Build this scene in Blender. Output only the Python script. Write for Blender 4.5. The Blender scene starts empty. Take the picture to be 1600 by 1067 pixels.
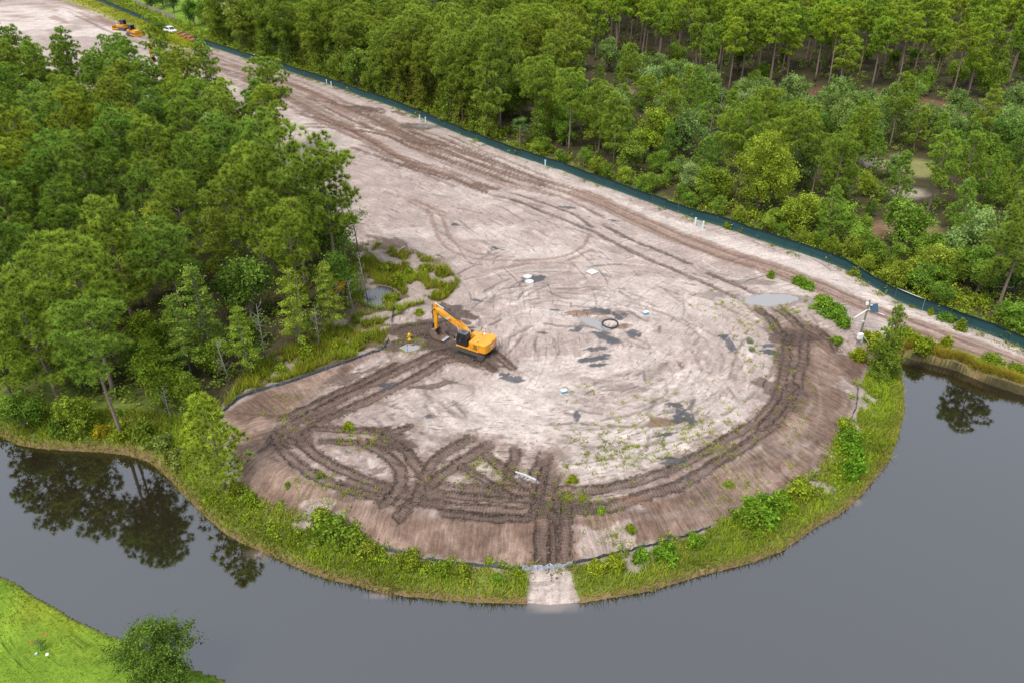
import bpy, math, random
import numpy as np
from mathutils import Vector, Matrix

random.seed(7)
RNG = np.random.default_rng(11)
SC = bpy.context.scene
COL = SC.collection
R = math.radians

# ------------------------------------------------------------------ camera, sky, sun, exposure
CAM_H, PITCH, LENS = 52.0, 32.5, 28.0
cam_d = bpy.data.cameras.new('camera')
cam_d.lens = LENS
cam_d.sensor_width = 36
cam_d.clip_start = 1.0
cam_d.clip_end = 8000
cam = bpy.data.objects.new('camera', cam_d)
COL.objects.link(cam)
cam.location = (0, 0, CAM_H)
cam.rotation_euler = (R(90 - PITCH), 0, 0)
SC.camera = cam

SUN_EL, SUN_AZ = 58.0, 215.0          # high sun veiled by cloud, behind the camera to the left
wd = bpy.data.worlds.new('World')
SC.world = wd
wd.use_nodes = True
wn, wl = wd.node_tree.nodes, wd.node_tree.links
sky = wn.new('ShaderNodeTexSky')
sky.sky_type = 'NISHITA'
sky.sun_disc = False
sky.sun_elevation = R(SUN_EL)
sky.sun_rotation = R(SUN_AZ)
sky.dust_density = 4.0
mx = wn.new('ShaderNodeMix')
mx.data_type = 'RGBA'
mx.inputs[0].default_value = 0.72     # an even cloud layer over the blue
mx.inputs[7].default_value = (6.9, 7.5, 8.6, 1)
wl.new(sky.outputs[0], mx.inputs[6])
bg = wn['Background']
wl.new(mx.outputs[2], bg.inputs[0])
bg.inputs[1].default_value = 0.077
sun_d = bpy.data.lights.new('sun', 'SUN')
sun_d.energy = 1.5
sun_d.angle = R(20)
sun_d.color = (1.0, 0.95, 0.87)
sun = bpy.data.objects.new('sun', sun_d)
COL.objects.link(sun)
sun.rotation_euler = (R(90 - SUN_EL), 0, R(180 - SUN_AZ))
SC.view_settings.view_transform = 'Standard'
SC.view_settings.look = 'None'
SC.view_settings.gamma = 1
SC.view_settings.exposure = 1.38
SC.cycles.max_bounces = 5
SC.cycles.diffuse_bounces = 4
SC.cycles.glossy_bounces = 3
SC.cycles.transmission_bounces = 3
SC.cycles.transparent_max_bounces = 4

# ------------------------------------------------------------------ helpers
FPX = 1600 * LENS / 36.0
SP, CP = math.sin(R(PITCH)), math.cos(R(PITCH))


def at(px, py, z=0.0):
    """ground position (x, y) seen at a place of the photograph, for a surface at height z"""
    u, v = (px - 800) / FPX, -(py - 533.5) / FPX
    dy, dz = CP + v * SP, -SP + v * CP
    if dz > -0.03:
        dz = -0.03
    t = (z - CAM_H) / dz
    return (u * t, dy * t)


def zroad(x):
    t = min(1, max(0, (x - 42) / 10.0))
    return -1.35 * t * t * (3 - 2 * t)          # the haul road drops towards the pond cove


def atg(px, py):
    z = 0.0
    for _ in range(6):
        x, y = at(px, py, z)
        z = zroad(x)
    return x, y


def plg(pts):
    return [atg(a, b) for a, b in pts]


def proj(x, y, z):
    zc = y * CP - (z - CAM_H) * SP
    yc = y * SP + (z - CAM_H) * CP
    return 800 + FPX * x / zc, 533.5 - FPX * yc / zc, zc


def pl(pts, z=0.0):
    return [at(a, b, z) for a, b in pts]


def np_mesh(name, V, F, mat=None, smooth=False, attrs=None):
    V = np.asarray(V, dtype=np.float32).reshape(-1, 3)
    F = np.asarray(F, dtype=np.int32)
    me = bpy.data.meshes.new(name)
    me.vertices.add(len(V))
    me.vertices.foreach_set('co', V.ravel())
    me.loops.add(F.size)
    me.loops.foreach_set('vertex_index', F.ravel())
    me.polygons.add(len(F))
    me.polygons.foreach_set('loop_start', np.arange(0, F.size, F.shape[1], dtype=np.int32))
    me.update(calc_edges=True)
    if smooth:
        me.polygons.foreach_set('use_smooth', np.ones(len(F), dtype=bool))
    for k, a in (attrs or {}).items():
        a = np.asarray(a, dtype=np.float32)
        if a.ndim == 1:
            at_ = me.attributes.new(k, 'FLOAT', 'POINT')
            at_.data.foreach_set('value', a)
        elif a.shape[1] == 3:
            at_ = me.attributes.new(k, 'FLOAT_VECTOR', 'POINT')
            at_.data.foreach_set('vector', a.ravel())
    if mat:
        me.materials.append(mat)
    return me


def link(name, data, parent=None, loc=None):
    o = bpy.data.objects.new(name, data)
    COL.objects.link(o)
    if parent:
        o.parent = parent
    if loc is not None:
        o.location = loc
    return o


def tag(o, label=None, cat=None, group=None, kind=None):
    if label:
        o['label'] = label
    if cat:
        o['category'] = cat
    if group:
        o['group'] = group
    if kind:
        o['kind'] = kind
    return o


def thing(name, label, cat, loc=(0, 0, 0), rz=0.0, group=None):
    o = link(name, None, None, loc)
    o.empty_display_size = 0.3
    o.rotation_euler = (0, 0, rz)
    return tag(o, label, cat, group)


class MB:
    """collects polygons of one part"""

    def __init__(s):
        s.v, s.f = [], []

    def add(s, vs, fs):
        b = len(s.v)
        s.v += [tuple(p) for p in vs]
        s.f += [tuple(i + b for i in f) for f in fs]
        return s

    def box(s, c, d, rot=None):
        x, y, z = d[0] / 2, d[1] / 2, d[2] / 2
        vs = [Vector((i * x, j * y, k * z)) for i in (-1, 1) for j in (-1, 1) for k in (-1, 1)]
        if rot is not None:
            vs = [rot @ p for p in vs]
        vs = [p + Vector(c) for p in vs]
        return s.add(vs, [(0, 1, 3, 2), (4, 6, 7, 5), (0, 4, 5, 1), (2, 3, 7, 6), (0, 2, 6, 4), (1, 5, 7, 3)])

    def prism(s, prof, y0, y1):
        """outline in x,z pulled along y"""
        n = len(prof)
        vs = [(x, y0, z) for x, z in prof] + [(x, y1, z) for x, z in prof]
        fs = [tuple(range(n)), tuple(range(2 * n - 1, n - 1, -1))]
        fs += [(i, i + n, (i + 1) % n + n, (i + 1) % n) for i in range(n)]
        return s.add(vs, fs)

    def slab(s, prof, z0, z1):
        """outline in x,y pulled along z"""
        n = len(prof)
        vs = [(x, y, z0) for x, y in prof] + [(x, y, z1) for x, y in prof]
        fs = [tuple(range(n - 1, -1, -1)), tuple(range(n, 2 * n))]
        fs += [(i, (i + 1) % n, (i + 1) % n + n, i + n) for i in range(n)]
        return s.add(vs, fs)

    def tube(s, pts, rad, n=8, caps=True):
        pts = [Vector(p) for p in pts]
        if not hasattr(rad, '__len__'):
            rad = [rad] * len(pts)
        rings, up = [], Vector((0, 0, 1))
        for i, p in enumerate(pts):
            d = (pts[min(i + 1, len(pts) - 1)] - pts[max(i - 1, 0)]).normalized()
            a = d.cross(up if abs(d.z) < 0.95 else Vector((1, 0, 0))).normalized()
            b = d.cross(a)
            rings.append([p + (a * math.cos(t) + b * math.sin(t)) * rad[i] for t in [2 * math.pi * k / n for k in range(n)]])
        vs = [q for r in rings for q in r]
        fs = []
        for i in range(len(pts) - 1):
            for k in range(n):
                fs.append((i * n + k, i * n + (k + 1) % n, (i + 1) * n + (k + 1) % n, (i + 1) * n + k))
        if caps:
            fs.append(tuple(range(n - 1, -1, -1)))
            fs.append(tuple(range((len(pts) - 1) * n, len(pts) * n)))
        return s.add(vs, fs)

    def lathe(s, prof, c=(0, 0, 0), n=16):
        """profile of (radius, z) turned round z"""
        m = len(prof)
        vs = [(c[0] + r * math.cos(2 * math.pi * k / n), c[1] + r * math.sin(2 * math.pi * k / n), c[2] + z) for r, z in prof for k in range(n)]
        fs = [(i * n + k, i * n + (k + 1) % n, (i + 1) * n + (k + 1) % n, (i + 1) * n + k) for i in range(m - 1) for k in range(n)]
        fs.append(tuple(range((m - 1) * n, m * n)))
        return s.add(vs, fs)

    def build(s, name, mat, parent=None, bevel=0.0, smooth=False, loc=None):
        me = bpy.data.meshes.new(name)
        me.from_pydata(s.v, [], s.f)
        me.materials.append(mat)
        if smooth:
            me.polygons.foreach_set('use_smooth', np.ones(len(me.polygons), dtype=bool))
        o = link(name, me, parent, loc)
        if bevel:
            m = o.modifiers.new('edge', 'BEVEL')
            m.width = bevel
            m.segments = 2
            m.limit_method = 'ANGLE'
            m.angle_limit = R(35)
        return o


# value noise on arrays
def vnoise(x, y, seed=0):
    x = np.asarray(x, dtype=np.float64)
    y = np.asarray(y, dtype=np.float64)
    xi, yi = np.floor(x).astype(np.int64), np.floor(y).astype(np.int64)
    fx, fy = x - xi, y - yi
    fx, fy = fx * fx * (3 - 2 * fx), fy * fy * (3 - 2 * fy)

    def h(a, b):
        n = (a * 374761393 + b * 668265263 + seed * 144665321) & 0xffffffff
        n = ((n ^ (n >> 13)) * 1274126177) & 0xffffffff
        return ((n ^ (n >> 16)) & 0xffff) / 65535.0
    return (h(xi, yi) * (1 - fx) + h(xi + 1, yi) * fx) * (1 - fy) + (h(xi, yi + 1) * (1 - fx) + h(xi + 1, yi + 1) * fx) * fy


def fbm(x, y, seed=0, oct=4):
    t, a, s = 0, 0.5, 0
    for i in range(oct):
        ca, sa = math.cos(.62 + i * 1.1), math.sin(.62 + i * 1.1)
        t = t + a * vnoise((x * ca - y * sa) * 2 ** i, (x * sa + y * ca) * 2 ** i, seed + i * 17)
        s += a
        a *= 0.5
    return t / s


def sstep(a, b, x):
    t = np.clip((x - a) / (b - a), 0, 1)
    return t * t * (3 - 2 * t)


def pdist(X, Y, pts, closed=True):
    """distance to a line and the length along it at the nearest point"""
    best = np.full(X.shape, 1e9)
    arc = np.zeros(X.shape)
    n, s0 = len(pts), 0.0
    for i in range(n if closed else n - 1):
        ax, ay = pts[i]
        bx, by = pts[(i + 1) % n]
        dx, dy = bx - ax, by - ay
        L2 = dx * dx + dy * dy + 1e-9
        t = np.clip(((X - ax) * dx + (Y - ay) * dy) / L2, 0, 1)
        d = np.hypot(X - ax - t * dx, Y - ay - t * dy)
        m = d < best
        best[m] = d[m]
        L = math.sqrt(L2)
        arc[m] = s0 + t[m] * L
        s0 += L
    return best, arc


def inside(X, Y, pts):
    r = np.zeros(np.shape(X), dtype=bool)
    n = len(pts)
    for i in range(n):
        ax, ay = pts[i]
        bx, by = pts[(i + 1) % n]
        if ay == by:
            continue
        c = ((ay > Y) != (by > Y)) & (X < (bx - ax) * (Y - ay) / (by - ay) + ax)
        r ^= c
    return r


def smooth_line(pts, k=4):
    """Catmull-Rom through points"""
    if len(pts) < 3:
        return list(pts)
    P = [np.array(p, float) for p in pts]
    P = [2 * P[0] - P[1]] + P + [2 * P[-1] - P[-2]]
    out = []
    for i in range(1, len(P) - 2):
        for j in range(k):
            t = j / k
            out.append(tuple(0.5 * ((2 * P[i]) + (-P[i - 1] + P[i + 1]) * t + (2 * P[i - 1] - 5 * P[i] + 4 * P[i + 1] - P[i + 2]) * t * t + (-P[i - 1] + 3 * P[i] - 3 * P[i + 1] + P[i + 2]) * t ** 3)))
    out.append(tuple(P[-2]))
    return out


# ------------------------------------------------------------------ materials
def mat(name, col, rough=0.6, metal=0.0, spec=0.5, noise=0.0, nscale=8.0, bump=0.0):
    m = bpy.data.materials.new(name)
    m.use_nodes = True
    N, L = m.node_tree.nodes, m.node_tree.links
    b = N['Principled BSDF']
    b.inputs['Base Color'].default_value = (*col, 1)
    b.inputs['Roughness'].default_value = rough
    b.inputs['Metallic'].default_value = metal
    b.inputs['Specular IOR Level'].default_value = spec
    if noise or bump:
        tc = N.new('ShaderNodeTexCoord')
        n = N.new('ShaderNodeTexNoise')
        n.inputs['Scale'].default_value = nscale
        n.inputs['Detail'].default_value = 6
        n.inputs['Roughness'].default_value = 0.65
        L.new(tc.outputs['Object'], n.inputs['Vector'])
        if noise:
            r = N.new('ShaderNodeMapRange')
            r.inputs[3].default_value = 1 - noise
            r.inputs[4].default_value = 1 + noise
            r.inputs[1].default_value = 0.3
            r.inputs[2].default_value = 0.7
            L.new(n.outputs[0], r.inputs[0])
            mm = N.new('ShaderNodeMix')
            mm.data_type = 'RGBA'
            mm.blend_type = 'MULTIPLY'
            mm.inputs[0].default_value = 1
            mm.inputs[6].default_value = (*col, 1)
            L.new(r.outputs[0], mm.inputs[7])
            L.new(mm.outputs[2], b.inputs['Base Color'])
        if bump:
            bp = N.new('ShaderNodeBump')
            bp.inputs['Strength'].default_value = bump
            bp.inputs['Distance'].default_value = 0.05
            L.new(n.outputs[0], bp.inputs['Height'])
            L.new(bp.outputs[0], b.inputs['Normal'])
    return m


def leaf_mat(name, base, tip, trans=0.35, var=0.35, tint_obj=True):
    """leaves: colour runs from base to tip of a leaf, varies from clump to clump, times the plant's own tint"""
    m = bpy.data.materials.new(name)
    m.use_nodes = True
    N, L = m.node_tree.nodes, m.node_tree.links
    N.remove(N['Principled BSDF'])
    out = N['Material Output']
    a = N.new('ShaderNodeAttribute')
    a.attribute_name = 'lv'
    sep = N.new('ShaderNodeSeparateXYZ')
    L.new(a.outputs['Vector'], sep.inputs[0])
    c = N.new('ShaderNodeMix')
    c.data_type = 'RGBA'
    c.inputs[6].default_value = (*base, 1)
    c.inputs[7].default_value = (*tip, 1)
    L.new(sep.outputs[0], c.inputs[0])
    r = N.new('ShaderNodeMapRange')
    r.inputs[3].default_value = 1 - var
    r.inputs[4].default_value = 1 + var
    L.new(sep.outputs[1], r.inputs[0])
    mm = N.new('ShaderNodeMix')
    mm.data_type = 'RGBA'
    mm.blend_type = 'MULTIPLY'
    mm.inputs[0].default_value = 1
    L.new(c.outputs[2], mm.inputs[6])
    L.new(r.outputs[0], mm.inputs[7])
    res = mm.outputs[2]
    if tint_obj:
        oi = N.new('ShaderNodeObjectInfo')
        m2 = N.new('ShaderNodeMix')
        m2.data_type = 'RGBA'
        m2.blend_type = 'MULTIPLY'
        m2.inputs[0].default_value = 1
        L.new(res, m2.inputs[6])
        L.new(oi.outputs['Color'], m2.inputs[7])
        res = m2.outputs[2]
    d = N.new('ShaderNodeBsdfDiffuse')
    t = N.new('ShaderNodeBsdfTranslucent')
    s = N.new('ShaderNodeMixShader')
    s.inputs[0].default_value = trans
    L.new(res, d.inputs[0])
    L.new(res, t.inputs[0])
    L.new(d.outputs[0], s.inputs[1])
    L.new(t.outputs[0], s.inputs[2])
    L.new(s.outputs[0], out.inputs[0])
    return m


M = {}
M['bark'] = mat('bark', (0.16, 0.115, 0.09), 0.9, noise=0.35, nscale=5, bump=0.5)
M['bark_grey'] = mat('bark_grey', (0.2, 0.18, 0.16), 0.9, noise=0.3, nscale=5)
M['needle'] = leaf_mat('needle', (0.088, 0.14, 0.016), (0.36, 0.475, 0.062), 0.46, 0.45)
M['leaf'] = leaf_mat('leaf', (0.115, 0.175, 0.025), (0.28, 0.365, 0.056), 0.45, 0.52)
M['vine'] = leaf_mat('vine_leaf', (0.09, 0.14, 0.018), (0.225, 0.295, 0.04), 0.38, 0.55)
M['grass'] = leaf_mat('grass_blade', (0.125, 0.165, 0.024), (0.32, 0.39, 0.055), 0.35, 0.5)
M['yellow'] = mat('machine_yellow', (0.60, 0.255, 0.010), 0.42, noise=0.22, nscale=2.2)
_N, _L = M['yellow'].node_tree.nodes, M['yellow'].node_tree.links   # dust and dried mud on the paint
_tc, _n, _r, _m = _N.new('ShaderNodeTexCoord'), _N.new('ShaderNodeTexNoise'), _N.new('ShaderNodeMapRange'), _N.new('ShaderNodeMix')
_n.inputs['Scale'].default_value = 1.7
_n.inputs['Detail'].default_value = 8
_n.inputs['Roughness'].default_value = .75
_r.inputs[1].default_value, _r.inputs[2].default_value, _r.inputs[3].default_value, _r.inputs[4].default_value = .5, .72, 0, .55
_m.data_type = 'RGBA'
_m.inputs[7].default_value = (.24, .145, .075, 1)
_b = _N['Principled BSDF']
_src = _b.inputs['Base Color'].links[0].from_socket
_L.new(_tc.outputs['Object'], _n.inputs['Vector'])
_L.new(_n.outputs[0], _r.inputs[0])
_L.new(_r.outputs[0], _m.inputs[0])
_L.new(_src, _m.inputs[6])
_L.new(_m.outputs[2], _b.inputs['Base Color'])
M['black'] = mat('machine_black', (0.018, 0.018, 0.02), 0.5)
M['track'] = mat('track_steel', (0.06, 0.05, 0.045), 0.75, noise=0.4, nscale=9)
M['chrome'] = mat('chrome_rod', (0.75, 0.75, 0.76), 0.2, metal=0.9)
M['glass'] = mat('dark_glass', (0.012, 0.016, 0.02), 0.08, spec=0.8)
M['steel'] = mat('worn_steel', (0.17, 0.12, 0.09), 0.6, metal=0.2, noise=0.4, nscale=4)
M['white'] = mat('white_paint', (0.62, 0.62, 0.6), 0.5)
M['red'] = mat('red_paint', (0.42, 0.02, 0.02), 0.5)
M['screen'] = mat('green_screen', (0.004, 0.036, 0.039), 0.85, noise=0.14, nscale=1.5, bump=0.2)
M['silt'] = mat('silt_fabric', (0.055, 0.065, 0.085), 0.65, noise=0.35, nscale=2)
M['silt_pale'] = mat('silt_fabric_pale', (0.3, 0.33, 0.38), 0.55, noise=0.5, nscale=3)
M['wood'] = mat('weathered_wood', (0.22, 0.18, 0.15), 0.85, noise=0.3, nscale=4)
M['post'] = mat('galvanised_post', (0.32, 0.33, 0.33), 0.5, metal=0.4)
M['dark_post'] = mat('dark_post', (0.03, 0.05, 0.05), 0.6)
M['pvc'] = mat('pale_blue_pipe', (0.42, 0.58, 0.63), 0.45, noise=0.1, nscale=6)
M['hydrant'] = mat('hydrant_yellow', (0.6, 0.33, 0.012), 0.45)
M['blue'] = mat('blue_plastic', (0.05, 0.28, 0.5), 0.4)
M['concrete'] = mat('pale_concrete', (0.40, 0.385, 0.37), 0.8, noise=0.25, nscale=6)
M['hose'] = mat('black_hose', (0.02, 0.02, 0.022), 0.5)
M['roof'] = mat('grey_shingle', (0.22, 0.22, 0.23), 0.85, noise=0.2, nscale=3)
M['stucco'] = mat('tan_stucco', (0.5, 0.41, 0.31), 0.85, noise=0.1, nscale=2)
M['roll'] = mat('red_brown_roll', (0.26, 0.09, 0.055), 0.85, noise=0.35, nscale=3)
M['panel'] = mat('solar_panel', (0.02, 0.055, 0.085), 0.25, spec=0.6)
M['pole'] = mat('treated_pole', (0.15, 0.14, 0.11), 0.85, noise=0.2, nscale=4)
M['tyre'] = mat('rubber', (0.02, 0.02, 0.02), 0.8)
M['pink'] = mat('red_flower', (0.55, 0.05, 0.06), 0.6)
M['log'] = mat('bleached_wood', (0.46, 0.41, 0.35), 0.85, noise=0.2, nscale=4)
M['clod'] = mat('soil_clod', (0.10, 0.072, 0.055), 0.95, noise=0.3, nscale=5)


def ground_material():
    m = bpy.data.materials.new('earth')
    m.use_nodes = True
    N, L = m.node_tree.nodes, m.node_tree.links
    b = N['Principled BSDF']
    ca = N.new('ShaderNodeAttribute')
    ca.attribute_name = 'col'
    aux = N.new('ShaderNodeAttribute')
    aux.attribute_name = 'aux'
    aux2 = N.new('ShaderNodeAttribute')
    aux2.attribute_name = 'aux2'
    s1 = N.new('ShaderNodeSeparateXYZ')
    s2 = N.new('ShaderNodeSeparateXYZ')
    L.new(aux.outputs['Vector'], s1.inputs[0])
    L.new(aux2.outputs['Vector'], s2.inputs[0])
    geo = N.new('ShaderNodeNewGeometry')

    def noise(scale, vec, detail=5, rough=0.6):
        n = N.new('ShaderNodeTexNoise')
        n.inputs['Scale'].default_value = scale
        n.inputs['Detail'].default_value = detail
        n.inputs['Roughness'].default_value = rough
        L.new(vec, n.inputs['Vector'])
        return n.outputs[0]

    def rng_(v, a, b_, lo=0.3, hi=0.7):
        r = N.new('ShaderNodeMapRange')
        r.inputs[1].default_value = lo
        r.inputs[2].default_value = hi
        r.inputs[3].default_value = a
        r.inputs[4].default_value = b_
        L.new(v, r.inputs[0])
        return r.outputs[0]

    def math_(op, a, b_):
        n = N.new('ShaderNodeMath')
        n.operation = op
        for i, v in enumerate((a, b_)):
            if isinstance(v, (int, float)):
                n.inputs[i].default_value = v
            else:
                L.new(v, n.inputs[i])
        return n.outputs[0]

    pos = geo.outputs['Position']
    n_big = noise(0.35, pos, 2)
    n_mid = noise(2.2, pos, 2, 0.65)
    n_fine = noise(9.0, pos, 1, 0.7)
    # scratches down the graded slope: stretched across the contour
    cmb = N.new('ShaderNodeCombineXYZ')
    L.new(math_('MULTIPLY', s2.outputs[0], 3.4), cmb.inputs[0])
    L.new(math_('MULTIPLY', s2.outputs[1], 0.35), cmb.inputs[1])
    n_str = noise(1.0, cmb.outputs[0], 3, 0.7)
    mult = math_('MULTIPLY', rng_(n_big, 0.82, 1.18), rng_(n_mid, 0.84, 1.16))
    mult = math_('MULTIPLY', mult, rng_(n_fine, 0.86, 1.14))
    str_m = math_('ADD', math_('MULTIPLY', math_('SUBTRACT', rng_(n_str, 0.62, 1.34), 1.0), s2.outputs[2]), 1.0)
    mult = math_('MULTIPLY', mult, str_m)
    # scrapes left by blades and wheels, running with the edge of the pad
    cm2 = N.new('ShaderNodeCombineXYZ')
    L.new(math_('MULTIPLY', s2.outputs[0], 0.42), cm2.inputs[0])
    L.new(math_('MULTIPLY', s2.outputs[1], 2.3), cm2.inputs[1])
    n_scr = noise(1.0, cm2.outputs[0], 4, 0.72)
    scr = math_('MULTIPLY', rng_(n_scr, 0.0, 0.6, 0.54, 0.68), rng_(n_big, 0.15, 1.0, 0.38, 0.6))
    cm3 = N.new('ShaderNodeCombineXYZ')
    L.new(math_('MULTIPLY', s2.outputs[0], 1.1), cm3.inputs[0])
    L.new(math_('MULTIPLY', s2.outputs[1], 5.5), cm3.inputs[1])
    n_sc2 = noise(1.0, cm3.outputs[0], 2, 0.6)
    spk = noise(3.3, pos, 2, 0.75)
    scr = math_('ADD', scr, math_('MULTIPLY', rng_(n_sc2, 0.0, 0.5, 0.62, 0.72), rng_(n_big, 0.2, 1.0, 0.4, 0.58)))
    scr = math_('ADD', scr, rng_(spk, 0.0, 0.45, 0.66, 0.74))
    scr = math_('MINIMUM', scr, 0.72)
    pale = rng_(n_scr, 0.16, 0.0, 0.28, 0.42)
    notsl = math_('SUBTRACT', 1.0, s2.outputs[2])
    mult = math_('MULTIPLY', mult, math_('ADD', math_('MULTIPLY', math_('SUBTRACT', pale, scr), notsl), 1.0))
    # cleat marks left by crawler tracks
    wave = math_('SINE', math_('MULTIPLY', s1.outputs[0], 21.0), 0.0)
    cl = math_('MULTIPLY', wave, s1.outputs[1])
    mult = math_('MULTIPLY', mult, math_('ADD', math_('MULTIPLY', cl, 0.11), 1.0))
    mm = N.new('ShaderNodeMix')
    mm.data_type = 'RGBA'
    mm.blend_type = 'MULTIPLY'
    mm.inputs[0].default_value = 1
    L.new(ca.outputs['Vector'], mm.inputs[6])
    L.new(mult, mm.inputs[7])
    L.new(mm.outputs[2], b.inputs['Base Color'])
    wet = s1.outputs[2]
    L.new(rng_(wet, 0.95, 0.28, 0, 1), b.inputs['Roughness'])
    L.new(rng_(wet, 0.15, 0.7, 0, 1), b.inputs['Specular IOR Level'])
    hgt = math_('ADD', math_('MULTIPLY', n_mid, 0.6), math_('MULTIPLY', n_fine, 0.35))
    hgt = math_('ADD', hgt, math_('MULTIPLY', cl, 0.22))
    hgt = math_('SUBTRACT', hgt, math_('MULTIPLY', math_('MULTIPLY', scr, 0.8), notsl))
    hgt = math_('ADD', hgt, math_('MULTIPLY', math_('MULTIPLY', n_str, 1.2), s2.outputs[2]))
    bp = N.new('ShaderNodeBump')
    bp.inputs['Strength'].default_value = 0.8
    bp.inputs['Distance'].default_value = 0.14
    L.new(math_('MULTIPLY', hgt, math_('SUBTRACT', 1.0, wet)), bp.inputs['Height'])
    L.new(bp.outputs[0], b.inputs['Normal'])
    return m


M['earth'] = ground_material()

# ------------------------------------------------------------------ terrain
WATER_Z = -2.5
TOE_Z = -1.55
S_PX = [(0, 679), (25, 694), (60, 700), (110, 704), (160, 706), (200, 711), (235, 722), (262, 745), (285, 770), (320, 806), (350, 832), (380, 850), (410, 862),
        (440, 876), (480, 893), (520, 907), (560, 915), (600, 927), (640, 932), (680, 936), (740, 941), (800, 943), (825, 943), (860, 946), (905, 942), (930, 938), (980, 930),
        (1020, 922), (1060, 910), (1100, 898), (1140, 888), (1180, 877), (1220, 862), (1250, 842), (1280, 820), (1310, 805), (1335, 785), (1350, 770), (1370, 745),
        (1390, 720), (1400, 695), (1408, 665), (1414, 640), (1411, 600), (1407, 575), (1405, 557), (1425, 557), (1445, 562), (1465, 569), (1495, 575), (1525, 591), (1562, 601), (1600, 614), (1750, 660)]
T_PX = [(0, 655), (100, 678), (200, 692), (262, 716), (310, 745), (352, 762), (380, 778), (430, 798), (490, 818), (565, 850), (610, 862), (690, 879), (760, 884), (820, 889), (890, 885),
        (940, 870), (1000, 857), (1060, 842), (1110, 822), (1160, 807), (1200, 788), (1240, 768), (1275, 742), (1300, 720), (1312, 690), (1322, 668), (1336, 640), (1340, 605), (1358, 575),
        (1385, 548), (1405, 546), (1425, 550), (1450, 556), (1500, 569), (1550, 590), (1600, 606), (1750, 652)]
C_PX = [(-300, 230), (100, 240), (430, 320), (560, 410), (620, 470), (600, 545), (520, 572), (440, 600), (352, 645), (375, 700), (420, 735), (480, 762), (560, 780), (620, 790), (700, 796), (830, 803), (900, 795), (1000, 778), (1060, 756),
        (1120, 728), (1180, 694), (1220, 652), (1248, 600), (1280, 545), (1330, 522), (1380, 518), (1430, 533), (1500, 552), (1600, 586), (1750, 632)]
far_l = [(-900, 62), (-900, 3500)]
far_r = [(900, 3500), (900, 40)]
S_W = [(-900, 64)] + pl(S_PX, WATER_Z) + [(140, 62), (900, 62), (900, 3500), (-900, 3500)]
T_W = [(-900, 70)] + pl(T_PX, TOE_Z) + [(140, 66), (900, 66), (900, 3500), (-900, 3500)]
C_W = [(-900, 150)] + plg(C_PX) + [(140, 70), (900, 70), (900, 3500), (-900, 3500)]
LAWN_PX = [(-200, 830), (0, 902), (22, 909), (55, 934), (80, 946), (120, 971), (160, 988), (195, 1001), (240, 1024), (290, 1043), (330, 1055), (362, 1068), (450, 1120)]
L_W = [(-900, 75)] + [(-75, 58)] + pl(LAWN_PX, WATER_Z) + [(-14, 20), (-14, -300), (-900, -300)]


def growth(a, step, lim, f=1.35):
    out, x = [], a
    while abs(x) < lim:
        step *= f
        x = x + step if lim > 0 and a >= 0 else x + step
        out.append(x)
    return out


GXm = np.arange(-42, 62, 0.2)
GXl = np.arange(-160, -42, 0.8)
GXr = np.arange(62, 130, 0.8)
gl = [-160 - 3 * (1.5 ** i - 1) * 2 for i in range(1, 15)][::-1]
gr = [130 + 3 * (1.5 ** i - 1) * 2 for i in range(1, 15)]
GX = np.concatenate([gl, GXl, GXm, GXr, gr])
GY = np.concatenate([np.array([-3000, -1500, -700, -300, -120, -40, 0, 12, 22, 28, 32, 35]), np.arange(37, 42, .35), np.arange(42, 100, 0.2), np.arange(100, 128, .3), np.arange(128, 335, 0.65), [335 + 4 * (1.5 ** i - 1) * 2 for i in range(1, 15)]])
X, Y = np.meshgrid(GX, GY)
print('grid', X.shape)


def sdist(pts):
    d, a = pdist(X, Y, pts)
    return np.where(inside(X, Y, pts), d, -d), a


dS, _ = sdist(S_W)
dT, _ = sdist(T_W)
dC, aC = sdist(C_W)
dL, _ = sdist(L_W)
eps = 1e-3
# shore wobble
wob = (fbm(X * 0.7, Y * 0.7, 5, 3) - 0.5) * 0.8
Z = np.zeros_like(X)
bank = WATER_Z + (TOE_Z - WATER_Z) * np.clip(dS / (np.abs(dS) + np.abs(dT) + eps), 0, 1) ** 0.8
slope_t = np.clip(dT / (np.abs(dT) + np.abs(dC) + eps), 0, 1)
Z = np.where(dS < 0, WATER_Z - np.minimum(2.2, 0.1 + 0.55 * -dS), bank)
ZR = -1.35 * sstep(42, 52, X)
Z = np.where(dT > 0, TOE_Z * (1 - slope_t) + ZR * slope_t, Z)
Z = np.where(dC > 0, ZR, Z)
Z = Z + np.where((dS > 0) & (dS < 1.2), 0.22 * np.clip(dS / 0.25, 0, 1), 0)      # little cut bank at the water's edge
Z = np.where(dL > 0, WATER_Z + 0.25 + 1.1 * (1 - np.exp(-dL / 7.0)), Z)
lawn_under = (dL <= 0) & (dS < 0)
Z = np.where(lawn_under, np.maximum(Z, WATER_Z - 0.1 - 0.6 * -dL), Z)
land = (dS > 0) | (dL > 0)
Z = Z + np.where(land, (fbm(X * 0.08, Y * 0.08, 3, 4) - 0.5) * 0.5 * np.clip(np.maximum(dS, dL) / 12, 0, 1), 0)
Z = Z + np.where(land & (dC > 0), (fbm(X * 0.5, Y * 0.5, 9, 4) - 0.5) * 0.16, (fbm(X * 0.9, Y * 0.9, 19, 3) - 0.5) * 0.15 * land)

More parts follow.
